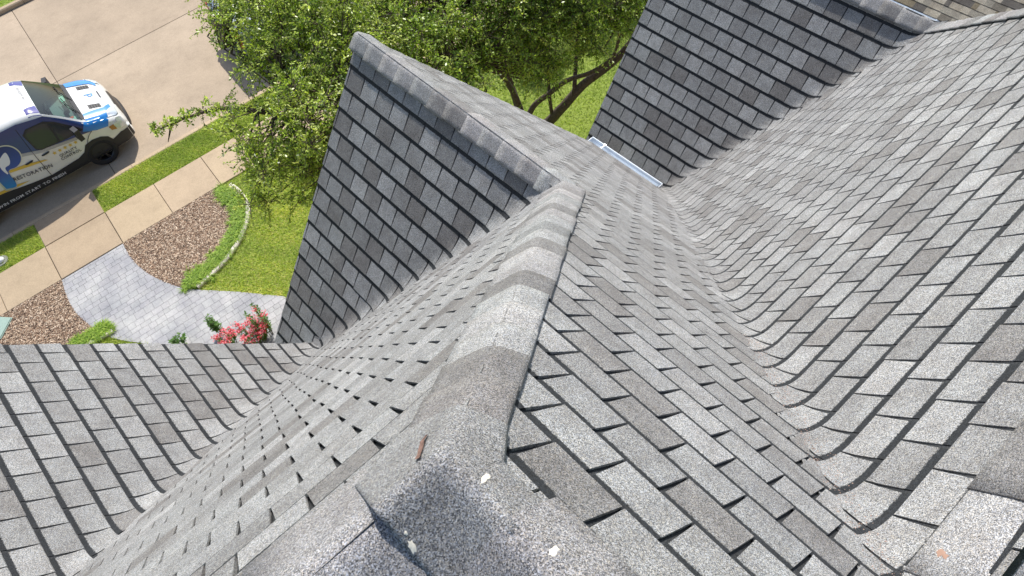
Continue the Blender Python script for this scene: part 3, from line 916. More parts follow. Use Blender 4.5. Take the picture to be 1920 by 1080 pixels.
def mass(name, V, F, T, mat, kind='stuff', parent=None):
    o = part(name, V, F, mat, parent, tint=T)
    if kind: o['kind'] = kind
    return o
def chips(poly, n, seed, name='wood_chips'):
    r = np.random.default_rng(seed); xs = [p[0] for p in poly]; ys = [p[1] for p in poly]
    V, F, T = [], [], []; k = 0
    cols = [(.34, .225, .145), (.17, .105, .065), (.46, .34, .23), (.085, .052, .033), (.62, .49, .36), (.25, .155, .095)]
    while k < n:
        s, t_ = r.uniform(max(min(xs), -6), max(xs)), r.uniform(min(ys), max(ys))
        if not inside((s, t_), poly): continue
        L, w = r.uniform(.010, .040), r.uniform(.003, .009); a = r.uniform(0, math.pi); ti = r.uniform(-.35, .35); z = r.uniform(.014, .034); cx_, cy_, _ = G(s, t_)
        dx, dy = math.cos(a), math.sin(a); b0 = len(V)
        for u, v_ in ((-L, -w), (L, -w), (L, w), (-L, w)): V.append((cx_ + dx*u - dy*v_, cy_ + dy*u + dx*v_, z + ti*u + r.uniform(-.003, .003)))
        F.append((b0, b0+1, b0+2, b0+3)); c = cols[r.integers(0, 6)]; j = r.uniform(.75, 1.25); T.append((c[0]*j, c[1]*j, c[2]*j, 1)); k += 1
    return mass(name, V, F, T, M_CHIP)
chips(bedR, 26000, 1); chips(bedL, 22000, 2)

PRr = path_poly
holes = [path_poly, bedR, bedL]
def grass(poly, n, seed, h=(.025, .06), cols=((.32, .46, .045), (.42, .54, .06), (.52, .56, .14), (.22, .34, .04)), skip=(), name='grass', lim=None):
    r = np.random.default_rng(seed); xs = [p[0] for p in poly]; ys = [p[1] for p in poly]; V, F, T = [], [], []; k = 0
    ph = r.uniform(0, 6, 4)
    while k < n:
        s, t_ = r.uniform(min(xs), max(xs)), r.uniform(min(ys), max(ys))
        if not inside((s, t_), poly) or any(inside((s, t_), q) for q in skip): continue
        patch = .5 + .5 * math.sin(s*2.1 + ph[0]) * math.sin(t_*1.7 + ph[1]) + .25 * math.sin(s*7 + t_*5 + ph[2])
        x, y, _ = G(s, t_); a = r.uniform(0, 2*math.pi); hh = r.uniform(*h); ln = r.uniform(.5, 1.6) * hh; w = r.uniform(.004, .008)
        dx, dy = math.cos(a), math.sin(a); b0 = len(V)
        V += [(x - dy*w, y + dx*w, 0.0), (x + dy*w, y - dx*w, 0.0), (x + dx*ln, y + dy*ln, hh)]
        F.append((b0, b0+1, b0+2))
        c = cols[r.integers(0, len(cols))]; j = r.uniform(.8, 1.2) * (.88 + .25 * patch); T.append((c[0]*j*(1 + .15*patch), c[1]*j, c[2]*j, 1)); k += 1
    return mass(name, V, F, T, M_BLADE)
grass([(-1.88, 15.79), (9, 15.79), (9, 16.66), (-1.88, 16.66)], 52000, 3)
grass([(-6.5, 15.79), (-3.38, 15.79), (-3.38, 16.66), (-6.5, 16.66)], 14000, 4)
lawn = [(-1.08, 12.19), (-.4, 11.51), (.29, 10.74), (.62, 9.9), (.9, 9.0), (4.5, 9.0), (4.5, 14.55), (.5, 14.55), (.86, 14.1), (.84, 13.7), (.72, 13.35), (.5, 13.05), (.15, 12.7), (-.3, 12.42), (-.75, 12.27)]
grass(lawn, 75000, 5, cols=((.36, .50, .045), (.46, .57, .07), (.62, .62, .22), (.24, .36, .04)))
grass([(4.5, 9.0), (13.5, 7.5), (14.5, 14.55), (4.5, 14.55)], 70000, 6, cols=((.20, .34, .02), (.28, .42, .03), (.34, .45, .05)))
grass([(-3.05, 12.48), (-2.82, 12.1), (-2.53, 11.76), (-2.15, 11.2), (-1.9, 10.4), (-4.5, 10.4), (-4.5, 12.5)], 22000, 7)
grass([(-6, 26.0), (3, 26.0), (3, 28), (-6, 28)], 20000, 8)

M_EDGE = concrete_mat('edging_concrete', (.60, .55, .46), 3, .3)
def edging(line, label):
    pts = catmull(line, 4); V, F = [], []
    for i, p in enumerate(pts):
        a, c = np.array(pts[max(i-1, 0)]), np.array(pts[min(i+1, len(pts)-1)]); d = (c - a) / np.linalg.norm(c - a); n_ = np.array([-d[1], d[0]])
        for o_, z in ((-.055, -.01), (-.055, .055), (-.035, .075), (.035, .075), (.055, .055), (.055, -.01)):
            q = np.array(p) + n_ * o_; V.append(G(q[0], q[1], z))
    for i in range(len(pts) - 1):
        for k in range(5): F.append((i*6+k, i*6+k+1, (i+1)*6+k+1, (i+1)*6+k))
    F += [(0, 1, 2, 3, 4, 5), tuple((len(pts)-1)*6 + k for k in range(6))[::-1]]
    e = part('garden_edging', V, F, M_EDGE); e.color = (1, 1, 1, 1)
    tag(e, label, 'edging', 'pale concrete edgings of the planted beds')
edging([(-1.06, 12.25), (-.74, 12.32), (-.28, 12.47), (.19, 12.75), (.55, 13.1), (.76, 13.42), (.83, 13.72), (.84, 14.08), (.78, 14.4)], 'long curved pale concrete edging between the lawn and the spiky green border')
edging([(-2.92, 12.46), (-3.14, 12.48), (-3.5, 12.5), (-4.2, 12.45), (-5.5, 12.4)], 'short pale concrete edging strip just above the left roof edge')

def tuft(V, F, T, s, t_, r, n=26, L=(.16, .30), cols=((.17, .30, .02), (.27, .42, .03), (.38, .50, .07))):
    x, y, _ = G(s, t_)
    for _ in range(n):
        a = r.uniform(0, 2*math.pi); ll = r.uniform(*L); w = r.uniform(.004, .007); dx, dy = math.cos(a), math.sin(a); b0 = len(V)
        up = r.uniform(.5, 1.1)
        for q, ww in ((0, 1), (.45, .9), (.8, .6), (1, .1)):
            d_ = ll * q * .6; z = ll * up * (q - .75*q*q) * 1.1 + .01
            V += [(x + dx*d_ - dy*w*ww, y + dy*d_ + dx*w*ww, z), (x + dx*d_ + dy*w*ww, y + dy*d_ - dx*w*ww, z)]
        c = cols[int(r.integers(0, 3))]; j = r.uniform(.8, 1.2)
        for q in range(3): F.append((b0+2*q, b0+2*q+1, b0+2*q+3, b0+2*q+2)); T.append((c[0]*j, c[1]*j, c[2]*j, 1))
def border(line, width, n, seed, label):
    r = np.random.default_rng(seed); pts = catmull(line, 8); V, F, T = [], [], []
    for _ in range(n):
        i = int(r.integers(0, len(pts)-1)); p = np.array(pts[i]) + r.normal(0, width/2.4, 2); tuft(V, F, T, p[0], p[1], r)
    o = part('grass_border', V, F, M_BLADE, tint=T); tag(o, label, 'border plants'); return o
border([(-1.16, 12.48), (-.9, 12.46), (-.6, 12.54), (-.25, 12.66), (.12, 12.88), (.42, 13.2), (.60, 13.6), (.62, 14.0), (.5, 14.4)], .20, 330, 9, 'spiky bright green border grass curving between mulch bed and lawn')
border([(-3.0, 12.62), (-3.3, 12.64), (-3.7, 12.64)], .17, 100, 10, 'small clump of spiky green border grass beside the path, left')
border([(-4.0, 12.6), (-4.8, 12.55), (-5.5, 12.5)], .18, 60, 12, 'yellow green grass clumps at the foot of the left mulch bed')

# small fittings in the beds
M_LID = simple('green_lid', (.27, .37, .31), .6, noise=.1, nscale=30)
mb = MB()
lx, ly, _ = G(-4.86, 14.26)
mt = Matrix.Translation((lx, ly, 0)) @ Matrix.Rotation(math.radians(40), 4, 'Z')
mb.box((-.26, -.17, .0), (.26, .17, .045), mt); mb.box((-.24, -.15, .045), (.24, .15, .06), mt); mb.box((-.02, -.012, .06), (.02, .012, .068), mt)
o = mb.build('utility_box_lid', M_LID); tag(o, 'pale green utility box lid lying in the left mulch bed at the photo edge', 'utility box')
M_DK = simple('dark_plastic', (.05, .05, .055), .6); M_GLOBE = simple('white_globe', (.8, .8, .8), .3)
gl = empty('garden_light', G(-4.30, 16.11)); tag(gl, 'small white dome light on a round grey base in the left verge', 'garden light')
mb = MB(); mb.tube([(0, 0, 0), (0, 0, .03)], [.16, .15], 20); mb.build('base_plate', simple('grey_plate', (.22, .22, .21), .8), gl, world_space=False)
mb = MB(); mb.tube([(0, 0, .03), (0, 0, .07), (0, 0, .10), (0, 0, .115)], [.085, .08, .055, .015], 20); mb.build('dome', M_GLOBE, gl, smooth=True, world_space=False)
# ------------------------------------------------------------------ leaf, flecks and spots on the caps
def drop(x, y):
    hit, loc, *_ = scene.ray_cast(bpy.context.evaluated_depsgraph_get(), Vector((x, y, CAM_Z - .3)), Vector((0, 0, -1)))
    return loc.z
bpy.context.view_layer.update()
def fleck(name, cx, cy, rx, ry, ang, zf, h, mat, parent=None, seed=0, n=14, jag=.35, curl=0.0):
    r = random.Random(seed); V = []; ca, sa = math.cos(ang), math.sin(ang)
    ring = []
    for k in range(n):
        t = 2*math.pi*k/n; q = 1 + r.uniform(-jag, jag); ring.append((math.cos(t)*rx*q, math.sin(t)*ry*q))
    for u, v_ in ring:
        x, y = cx + u*ca - v_*sa, cy + u*sa + v_*ca; V.append((x, y, zf(x, y) + h + curl*abs(u)/rx))
    b0 = len(V)
    for u, v_ in ring:
        x, y = cx + u*.55*ca - v_*.55*sa, cy + u*.55*sa + v_*.55*ca; V.append((x, y, zf(x, y) + h + .0012))
    V.append((cx, cy, zf(cx, cy) + h + .0014))
    F = [(k, (k+1) % n, b0 + (k+1) % n, b0 + k) for k in range(n)] + [(b0 + k, b0 + (k+1) % n, 2*n) for k in range(n)]
    return part(name, V, F, mat, parent, smooth=True)
for (x, y, rx, ry, a) in ((.163, .470, .013, .0045, .5), (-.001, .478, .009, .006, 1.2), (.005, .497, .003, .003, 0), (.160, .298, .011, .006, .3)):
    fleck('pale_spot', x, y, rx, ry, a, drop, .0005, M_SPOT, house, seed=int(x*1000)+9, jag=.3)
# curled strip of dead leaf on the hip
mb = MB(); V, F = [], []
lp = [(.150, .642), (.133, .628), (.119, .610), (.108, .592), (.100, .580)]
lw = [.002, .005, .006, .0045, .006]
for i, ((x, y), w_) in enumerate(zip(lp, lw)):
    for k, o_ in enumerate((-1, -.4, .4, 1)):
        xx, yy = x + w_*o_*.75, y - w_*o_*.66
        V.append((xx, yy, drop(xx, yy) + .002 + abs(o_)*.005 + .004*math.sin(i*2.1)))
for i in range(len(lp)-1):
    for k in range(3): F.append((i*4+k, i*4+k+1, (i+1)*4+k+1, (i+1)*4+k))
o = part('dry_leaf', V, F, M_LEAF_DRY); tag(o, 'curled brown strip of dead leaf lying on the central hip cap', 'leaf')
o = fleck('dry_leaf', .99, -.19, .013, .008, .4, drop, .001, simple('tan_fleck', (.34, .21, .15), .8), None, 5, jag=.6)
tag(o, 'tiny tan leaf fleck on the ridge cap at the lower right', 'leaf')

# washed-down grit caught in the valley at the right
rg = np.random.default_rng(88); V, F, T = [], [], []
for _ in range(900):
    x = rg.uniform(.78, 1.9); off = rg.normal(.035, .035); y = x - 1.0288 + off; x_, y_ = x + rg.normal(0, .01), y
    z = drop(x_, y_)
    if abs(z - P['B'](x_, y_)) > .4 or z > P['PR'](x_, y_) + .15: continue
    r0 = rg.uniform(.0010, .0028); b0 = len(V)
    V += [(x_ - r0, y_, z + .0006), (x_, y_ - r0, z + .0006), (x_ + r0, y_, z + .0006), (x_, y_ + r0, z + .0006), (x_, y_, z + r0)]
    F += [(b0, b0+1, b0+4), (b0+1, b0+2, b0+4), (b0+2, b0+3, b0+4), (b0+3, b0, b0+4)]
    c = ((.42, .27, .21), (.50, .36, .28), (.30, .20, .15), (.12, .11, .10))[int(rg.integers(0, 4))]; T += [(*c, 1)] * 4
mass('valley_grit', V, F, T, attr_mat('grit', .9))

# ------------------------------------------------------------------ flowers against the left roof edge
def shrub(cx, cy, rad, hgt, nst, seed, flowers, label, lsize=.045):
    root = empty('flowering_shrub', (cx, cy, 0)); tag(root, label, 'shrub', 'shrubs in the front bed')
    r = np.random.default_rng(seed); V, F, T = [], [], []; PV, PF, PT = [], [], []; sb = MB()
    for _ in range(nst):
        a = r.uniform(0, 2*math.pi); d = rad * math.sqrt(r.uniform(0, 1)); x, y = cx + d*math.cos(a), cy + d*math.sin(a); h = hgt * r.uniform(.6, 1.1)
        x0, y0 = cx + (x-cx)*.4, cy + (y-cy)*.4
        sb.tube([(x0, y0, 0), ((x0+x)/2, (y0+y)/2, h*.5), (x, y, h)], [.006, .005, .003], 4)
        for k in range(24):
            q = r.uniform(.3, 1.0); px_, py_, pz_ = x0 + (x-x0)*q, y0 + (y-y0)*q, h*q; a2 = r.uniform(0, 2*math.pi); L = lsize * r.uniform(.7, 1.3); tl = r.uniform(-.2, .7)
            dx, dy = math.cos(a2), math.sin(a2); w = L*.2; b0 = len(V)
            V += [(px_, py_, pz_), (px_ + dx*L*.5 - dy*w, py_ + dy*L*.5 + dx*w, pz_ + tl*L*.5), (px_ + dx*L, py_ + dy*L, pz_ + tl*L*.8), (px_ + dx*L*.5 + dy*w, py_ + dy*L*.5 - dx*w, pz_ + tl*L*.5)]
            F.append((b0, b0+1, b0+2, b0+3)); c = ((.06, .15, .02), (.09, .20, .03), (.14, .24, .05))[int(r.integers(0, 3))]; T.append((*c, 1))
        if r.random() < flowers:
            for k in range(20):
                px_, py_, pz_ = x + r.normal(0, .030), y + r.normal(0, .035), h + r.normal(.02, .02); b0 = len(PV); a2 = r.uniform(0, 6.28); L = r.uniform(.010, .017)
                for t in (0, 1, 2, 3):
                    PV.append((px_ + L*math.cos(a2 + t*1.57), py_ + L*math.sin(a2 + t*1.57), pz_ + r.uniform(-.008, .008)))
                PF.append((b0, b0+1, b0+2, b0+3)); c = ((.75, .06, .10), (.84, .15, .20), (.62, .03, .06), (.90, .34, .38))[int(r.integers(0, 4))]; PT.append((*c, 1))
    sb.build('stem', simple('shrub_stem', (.12, .12, .05), .8), root)
    part('foliage', V, F, M_FOL, root, tint=T)
    if PV: part('blossom', PV, PF, M_PETAL, root, tint=PT)
x, y, _ = G(-.60, 10.12); shrub(x, y, .30, .52, 46, 31, 1.0, 'shrub with dense coral red blossom beside the path at the middle gable')
x, y, _ = G(-1.05, 10.40); shrub(x, y, .24, .46, 24, 32, .8, 'smaller pink blossoming shrub left of the dense coral red one')
x, y, _ = G(-.36, 10.16); shrub(x, y, .20, .92, 14, 36, .35, 'tall leafy shoots with a few coral flowers right of the red shrub', .06)
x, y, _ = G(-1.15, 10.85); shrub(x, y, .09, .62, 10, 33, .0, 'dark green leafy shoot without flowers over the pale path', .07)
x, y, _ = G(-1.95, 11.10); shrub(x, y, .20, .34, 14, 34, .0, 'low ferny green plant peeking above the left roof edge', .07)

# ------------------------------------------------------------------ trees
def tree(name, base, trunk_paths, clumps, seed, label, leaf=.057, twigs=12, per=19, cols=None, group='oak trees between lawn and street', spread=.42):
    r = np.random.default_rng(seed); root = empty(name, base); tag(root, label, 'tree', group)
    cols = cols or [(.27, .37, .04), (.38, .49, .06), (.48, .58, .10), (.60, .66, .17), (.13, .21, .03)]
    tb = MB(); limbs = []
    for pts, r0, r1 in trunk_paths:
        sp = catmull(pts, 4); n = len(sp); tb.tube(sp, [r0 + (r1 - r0) * i / (n-1) for i in range(n)], 9); limbs.append(sp)
    tb.build('trunk', M_BARK, root, smooth=True)
    ends = np.array([p for sp in limbs for p in sp[len(sp)//3:]])
    bb = MB(); V, F, T = [], [], []
    for (cx_, cy_, cz_, cr) in clumps:
        c = np.array([cx_, cy_, cz_]); d = np.linalg.norm((ends - c) * np.array([1, 1, 1.0]) + np.array([0, 0, 0]), axis=1) + np.maximum(0, ends[:, 2] - c[2]) * 1.5
        e = ends[int(np.argmin(d))]; mid = (e + c) / 2 + r.normal(0, .12, 3) + np.array([0, 0, -.1])
        bb.tube([tuple(e), tuple(mid), tuple(c)], [.022, .014, .006], 5, cap=False)
        for _ in range(int(twigs)):
            dirv = r.normal(0, 1, 3); dirv[2] = dirv[2]*.55 + .12; dirv /= np.linalg.norm(dirv); L = spread * cr * r.uniform(.6, 1.25)
            st = c + dirv * .03; q1 = c + dirv * L * .55 + np.array([0, 0, .03]); q2 = c + dirv * L + np.array([0, 0, -.12*L])
            bb.tube([tuple(st), tuple(q1), tuple(q2)], [.005, .0035, .0015], 3, cap=False)
            shade = r.uniform(.8, 1.2); ci = int(r.integers(0, len(cols)))
            for k in range(per):
                q = .15 + .85 * k / per + r.uniform(-.02, .02); p = (1-q)**2*st + 2*q*(1-q)*q1 + q*q*q2 + r.normal(0, .012, 3)
                a = dirv * r.uniform(.2, .9) + r.normal(0, .55, 3); a /= np.linalg.norm(a); ll = leaf * r.uniform(.6, 1.25)
                s_ = np.cross(a, np.array([0, 0, 1.0]) + r.normal(0, .5, 3)); s_ /= (np.linalg.norm(s_) + 1e-6); w = ll * r.uniform(.17, .26)
                b0 = len(V); m_ = p + a * ll * .5
                V += [tuple(p), tuple(m_ + s_*w), tuple(p + a*ll), tuple(m_ - s_*w)]
                F.append((b0, b0+1, b0+2, b0+3)); cc = cols[ci] if r.random() < .6 else cols[int(r.integers(0, len(cols)))]; j = shade * r.uniform(.85, 1.15); T.append((cc[0]*j, cc[1]*j, cc[2]*j, 1))
    bb.build('branches', M_BARK, root)
    o = part('crown', V, F, M_FOL, root, tint=T)
    return root
M_BARK = simple('bark', (.085, .062, .045), .95, noise=.45, nscale=22, bump=1.0)
def crown_points(r, blobs):
    out = []
    for (c, rad, n) in blobs:
        for _ in range(n):
            v = r.normal(0, 1, 3); v /= np.linalg.norm(v); q = r.uniform(.25, 1) ** (1/2.2)
            p = np.array(c) + v * np.array(rad) * q
            if p[2] < 1.2: continue
            out.append((p[0], p[1], p[2], r.uniform(.8, 1.35)))
    return out
rt = np.random.default_rng(77)
cA = crown_points(rt, [((4.25, 11.3, 4.3), (1.35, 1.8, 1.2), 88), ((3.95, 12.7, 4.2), (1.0, 1.2, .9), 34), ((3.8, 9.9, 4.2), (1.3, 1.2, 1.0), 60),
                       ((2.6, 11.2, 3.3), (.8, 1.2, .6), 20), ((2.5, 10.4, 3.0), (1.0, .9, .8), 36), ((4.7, 12.2, 4.7), (1.2, 1.5, 1.0), 56), ((4.6, 13.6, 4.6), (1.3, 1.2, .8), 34)])
UPA, UPB = .84, .90
def lift_pts(pts, k): return [(x*k, y*k, 13 - (13 - z)*k, c*k) for x, y, z, c in pts]
cA = lift_pts(cA, UPA)
cA += [(1.08, 11.23, 4.62, .34), (1.30, 11.12, 4.66, .30), (1.52, 11.0, 4.7, .42), (1.8, 10.85, 4.75, .6), (2.05, 10.6, 4.8, .8), (2.1, 9.9, 4.3, .8), (1.85, 9.6, 4.2, .7), (2.2, 9.2, 4.2, .8), (1.9, 10.1, 4.5, .7)]
tree('oak_tree', (3.3, 9.7, 0), [([(3.3, 9.7, 0), (3.3, 9.65, 1.8), (3.1, 9.6, 3.8), (2.9, 9.7, 5.5)], .14, .03), ([(3.3, 9.6, 2.8), (2.8, 10.0, 4.3), (2.1, 10.55, 4.75), (1.6, 10.95, 4.7), (1.1, 11.2, 4.62)], .06, .008), ([(3.25, 9.6, 2.4), (3.5, 9.0, 4.2), (3.35, 8.5, 5.4)], .07, .02), ([(3.1, 9.6, 3.8), (2.9, 10.3, 4.9), (2.6, 11.0, 5.4)], .05, .01), ([(3.3, 9.6, 2.6), (3.8, 10.1, 4.8), (3.9, 10.4, 5.9)], .06, .02)],
     cA, 41, 'light green oak tree whose loose left crown hangs over the pavement and the parked truck')
cB = crown_points(rt, [((6.6, 10.6, 4.4), (2.0, 1.6, 1.1), 170), ((5.9, 12.3, 4.3), (1.6, 1.6, 1.1), 90), ((8.4, 10.9, 4.3), (1.6, 1.0, .8), 90), ((5.6, 9.4, 4.0), (1.0, 1.0, .8), 50), ((8.3, 12.6, 4.0), (2.2, 1.4, 1.1), 130), ((10.4, 11.8, 4.0), (1.6, 1.4, 1.1), 110), ((9.6, 9.7, 4.6), (1.2, .7, .6), 34), ((7.6, 9.9, 4.6), (1.0, .7, .6), 34)])
cB = lift_pts(cB, UPB)
cB += crown_points(rt, [((7.3, 8.4, 4.6), (.7, .55, .45), 34), ((8.0, 8.0, 4.4), (.75, .5, .45), 34), ((6.3, 8.4, 4.5), (.7, .6, .5), 34), ((8.7, 8.0, 4.0), (.6, .5, .4), 20), ((7.9, 9.2, 4.6), (.9, .6, .5), 40), ((6.7, 8.1, 3.9), (.35, .3, .25), 8), ((7.5, 7.8, 4.0), (.3, .3, .2), 6)])
tree('oak_tree', (8.0, 9.9, 0), [([(8.1, 10.15, 0), (8.2, 9.95, .25), (8.29, 9.47, 1.0), (8.62, 9.2, 1.5), (9.0, 8.8, 2.0), (9.4, 8.5, 2.6), (9.6, 8.4, 3.5), (9.5, 8.5, 4.6)], .125, .05),
      ([(7.6, 10.2, 0), (7.65, 10.15, .4), (7.78, 9.95, 1.0), (8.0, 9.64, 1.4), (8.25, 9.3, 1.8), (8.5, 8.85, 2.1), (8.75, 8.45, 2.6), (8.7, 8.2, 3.6)], .075, .03),
      ([(7.65, 10.2, 0), (7.82, 10.6, .8), (7.8, 10.8, 1.6), (7.6, 10.7, 2.8), (7.0, 10.4, 4.4)], .10, .03), ([(7.7, 10.2, .1), (7.6, 10.3, 1.2), (7.0, 10.0, 2.6), (6.3, 9.6, 3.8), (5.9, 9.4, 5.0)], .085, .02),
      ([(8.25, 9.9, .3), (8.1, 9.75, 1.1), (8.1, 9.7, 2.2), (7.9, 9.3, 3.2), (7.7, 8.9, 4.4)], .045, .02), ([(6.9, 9.9, 2.6), (6.2, 9.0, 3.6), (5.4, 8.6, 4.6)], .05, .02), ([(7.6, 10.7, 2.6), (6.6, 11.2, 3.8), (5.8, 11.0, 5.0)], .05, .02),
      ([(8.4, 9.3, 1.3), (9.1, 9.8, 2.6), (9.6, 10.3, 4.2)], .05, .02)],
     cB, 43, 'darker spreading oak tree with leaning bare trunks between the two gable roofs', cols=[(.23, .35, .04), (.32, .46, .055), (.42, .55, .08), (.56, .64, .15), (.12, .20, .025)])
# dense low bushes in the shade behind the trunks
rb = np.random.default_rng(5)
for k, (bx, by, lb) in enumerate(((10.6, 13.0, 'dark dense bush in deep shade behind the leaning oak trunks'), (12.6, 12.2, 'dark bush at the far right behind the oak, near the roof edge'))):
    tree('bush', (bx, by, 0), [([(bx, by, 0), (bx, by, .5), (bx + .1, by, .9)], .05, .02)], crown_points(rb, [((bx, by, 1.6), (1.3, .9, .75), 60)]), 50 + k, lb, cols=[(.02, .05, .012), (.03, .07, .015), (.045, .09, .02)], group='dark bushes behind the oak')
# ------------------------------------------------------------------ vehicles
def car_paint(name, col, rough=.28):
    m, nt, b = new_mat(name)
    b.inputs['Base Color'].default_value = (*col, 1); b.inputs['Roughness'].default_value = rough
    b.inputs['Coat Weight'].default_value = .5; b.inputs['Coat Roughness'].default_value = .08
    n = N(nt, 'ShaderNodeTexNoise'); n.inputs['Scale'].default_value = 3; nt.links.new(pos(nt), n.inputs['Vector'])
    r = ramp(nt, [(.3, tuple(c*.93 for c in col)), (.7, tuple(min(1, c*1.04) for c in col))]); nt.links.new(n.outputs[0], r.inputs[0]); nt.links.new(r.outputs[0], b.inputs['Base Color'])
    return m
M_VW = car_paint('van_white', (.70, .70, .66)); M_NAVY = car_paint('wrap_navy', (.018, .045, .17)); M_BLUE = car_paint('wrap_blue', (.02, .22, .60)); M_PURP = car_paint('wrap_indigo', (.05, .05, .24))
M_CLAD = simple('black_cladding', (.022, .022, .024), .6); M_TYRE = simple('tyre', (.012, .012, .013), .8, noise=.2, nscale=40); M_RIM = simple('black_rim', (.03, .03, .033), .35, metal=.6)
M_SILV = simple('silver_paint', (.50, .52, .55), .3, metal=.6); M_GOLD = simple('gold_print', (.62, .42, .06), .4); M_INKD = simple('dark_print', (.03, .03, .05), .4); M_INKW = simple('white_print', (.72, .72, .72), .4)
M_GREYP = simple('grey_band', (.38, .37, .36), .4)
M_GRAD, nt, b = new_mat('wrap_gradient')
tc = N(nt, 'ShaderNodeTexCoord'); sx_ = N(nt, 'ShaderNodeSeparateXYZ'); nt.links.new(tc.outputs['Generated'], sx_.inputs[0])
r = ramp(nt, [(0, (.02, .22, .52)), (.45, (.02, .07, .30)), (1, (.015, .03, .12))]); nt.links.new(sx_.outputs[2], r.inputs[0]); nt.links.new(r.outputs[0], b.inputs['Base Color']); b.inputs['Roughness'].default_value = .3
M_GLASS, nt, b = new_mat('tinted_glass')
b.inputs['Base Color'].default_value = (.35, .45, .42, 1); b.inputs['Roughness'].default_value = .03; b.inputs['Transmission Weight'].default_value = 0
tr = N(nt, 'ShaderNodeBsdfTransparent'); tr.inputs[0].default_value = (.62, .78, .72, 1); gs = N(nt, 'ShaderNodeBsdfGlossy'); gs.inputs['Roughness'].default_value = .03
fr = N(nt, 'ShaderNodeFresnel'); fr.inputs[0].default_value = 1.5; mx = N(nt, 'ShaderNodeMixShader'); nt.links.new(fr.outputs[0], mx.inputs[0]); nt.links.new(tr.outputs[0], mx.inputs[1]); nt.links.new(gs.outputs[0], mx.inputs[2])
nt.links.new(mx.outputs[0], nt.nodes['Material Output'].inputs[0])
M_DGLASS = simple('dark_glass', (.035, .042, .045), .06); M_LAMP = simple('lamp_lens', (.62, .66, .68), .12, metal=.3); M_RED = simple('red_lens', (.45, .03, .02), .2); M_INT = simple('interior_grey', (.17, .20, .195), .8); M_AMB = simple('amber_lens', (.40, .19, .05), .3)
M_MINT = simple('mint_paper', (.45, .72, .62), .7); M_REDP = simple('red_paper', (.75, .14, .08), .7)

def wheel(parent, x, y, side, R_=.325, w=.21, loc_z=None):
    """wheel > tyre, rim; side -1 or 1 is the outer face"""
    z = R_
    hub = MB(); hub.tube([(x, y - side*.02, z), (x, y - side*.08, z)], [.07, .09], 12)
    wh = hub.build('wheel', M_RIM, parent, world_space=False)
    t = MB(); prof = [(-w, R_*.64), (-w, R_*.94), (-w*.85, R_), (-.03, R_), (-.005, R_*.95), (0, R_*.86), (-.012, R_*.68), (-.03, R_*.64)]
    n = 28
    for k in range(n):
        a = 2*math.pi*k/n
        for o_, rr_ in prof: t.v.append((x + rr_*math.cos(a), y + side*o_, z + rr_*math.sin(a)))
    m_ = len(prof)
    for k in range(n):
        for i in range(m_):
            t.f.append((k*m_ + i, k*m_ + (i+1) % m_, ((k+1) % n)*m_ + (i+1) % m_, ((k+1) % n)*m_ + i)); t.m.append(0)
    t.build('tyre', M_TYRE, wh, smooth=True, world_space=False)
    rm = MB(); rm.tube([(x, y - side*.17, z), (x, y - side*.165, z)], R_*.65, 24)
    for k in range(5):
        for dd in (-.10, .10):
            a = 2*math.pi*k/5 + dd; c_, s_ = math.cos(a), math.sin(a)
            rm.tube([(x + .05*c_, y - side*.022, z + .05*s_), (x + R_*.63*c_, y - side*.03, z + R_*.63*s_)], .013, 5)
    n = 24
    for k in range(n):
        a, a2 = 2*math.pi*k/n, 2*math.pi*(k+1)/n; q = []
        for aa in (a, a2):
            for rr_, oo in ((R_*.60, -.03), (R_*.66, -.012)): q.append((x + rr_*math.cos(aa), y + side*oo, z + rr_*math.sin(aa)))
        rm.add(q, [(0, 1, 3, 2)])
    rm.build('rim', M_RIM, wh, world_space=False)
    if parent.scale.z > 1.01:      # keep the wheel round under the body's proportions
        k = parent.scale.z; wh.matrix_local = Matrix.Translation((x, 0, 0)) @ Matrix.Diagonal((k, 1, 1, 1)) @ Matrix.Translation((-x, 0, 0))
    return wh

class Body:
    """lofted half sections mirrored; side_y(x, z) and top_z(x, y) give places on its skin"""
    def __init__(s, stations, ring): s.st = stations; s.ring = ring
    def sec(s, x):
        st = s.st
        if x >= st[0][0]: return s.ring(st[0])
        for a, b in zip(st, st[1:]):
            if a[0] >= x >= b[0]:
                t = (a[0] - x) / (a[0] - b[0]); return s.ring([p*(1-t) + q*t for p, q in zip(a, b)])
        return s.ring(st[-1])
    def side_y(s, x, z):
        q = s.sec(x)
        for a, b in zip(q, q[1:]):
            if a[1] <= z <= b[1] and b[1] > a[1]: return a[0] + (b[0]-a[0]) * (z-a[1])/(b[1]-a[1])
        return q[0][0] if z < q[0][1] else q[-2][0]
    def top_z(s, x, y):
        q = s.sec(x); y = abs(y)
        for a, b in zip(q[::-1], q[::-1][1:]):
            if a[0] <= y <= b[0] and b[0] > a[0]: return a[1] + (b[1]-a[1]) * (y-a[0])/(b[0]-a[0])
        return q[-1][1]

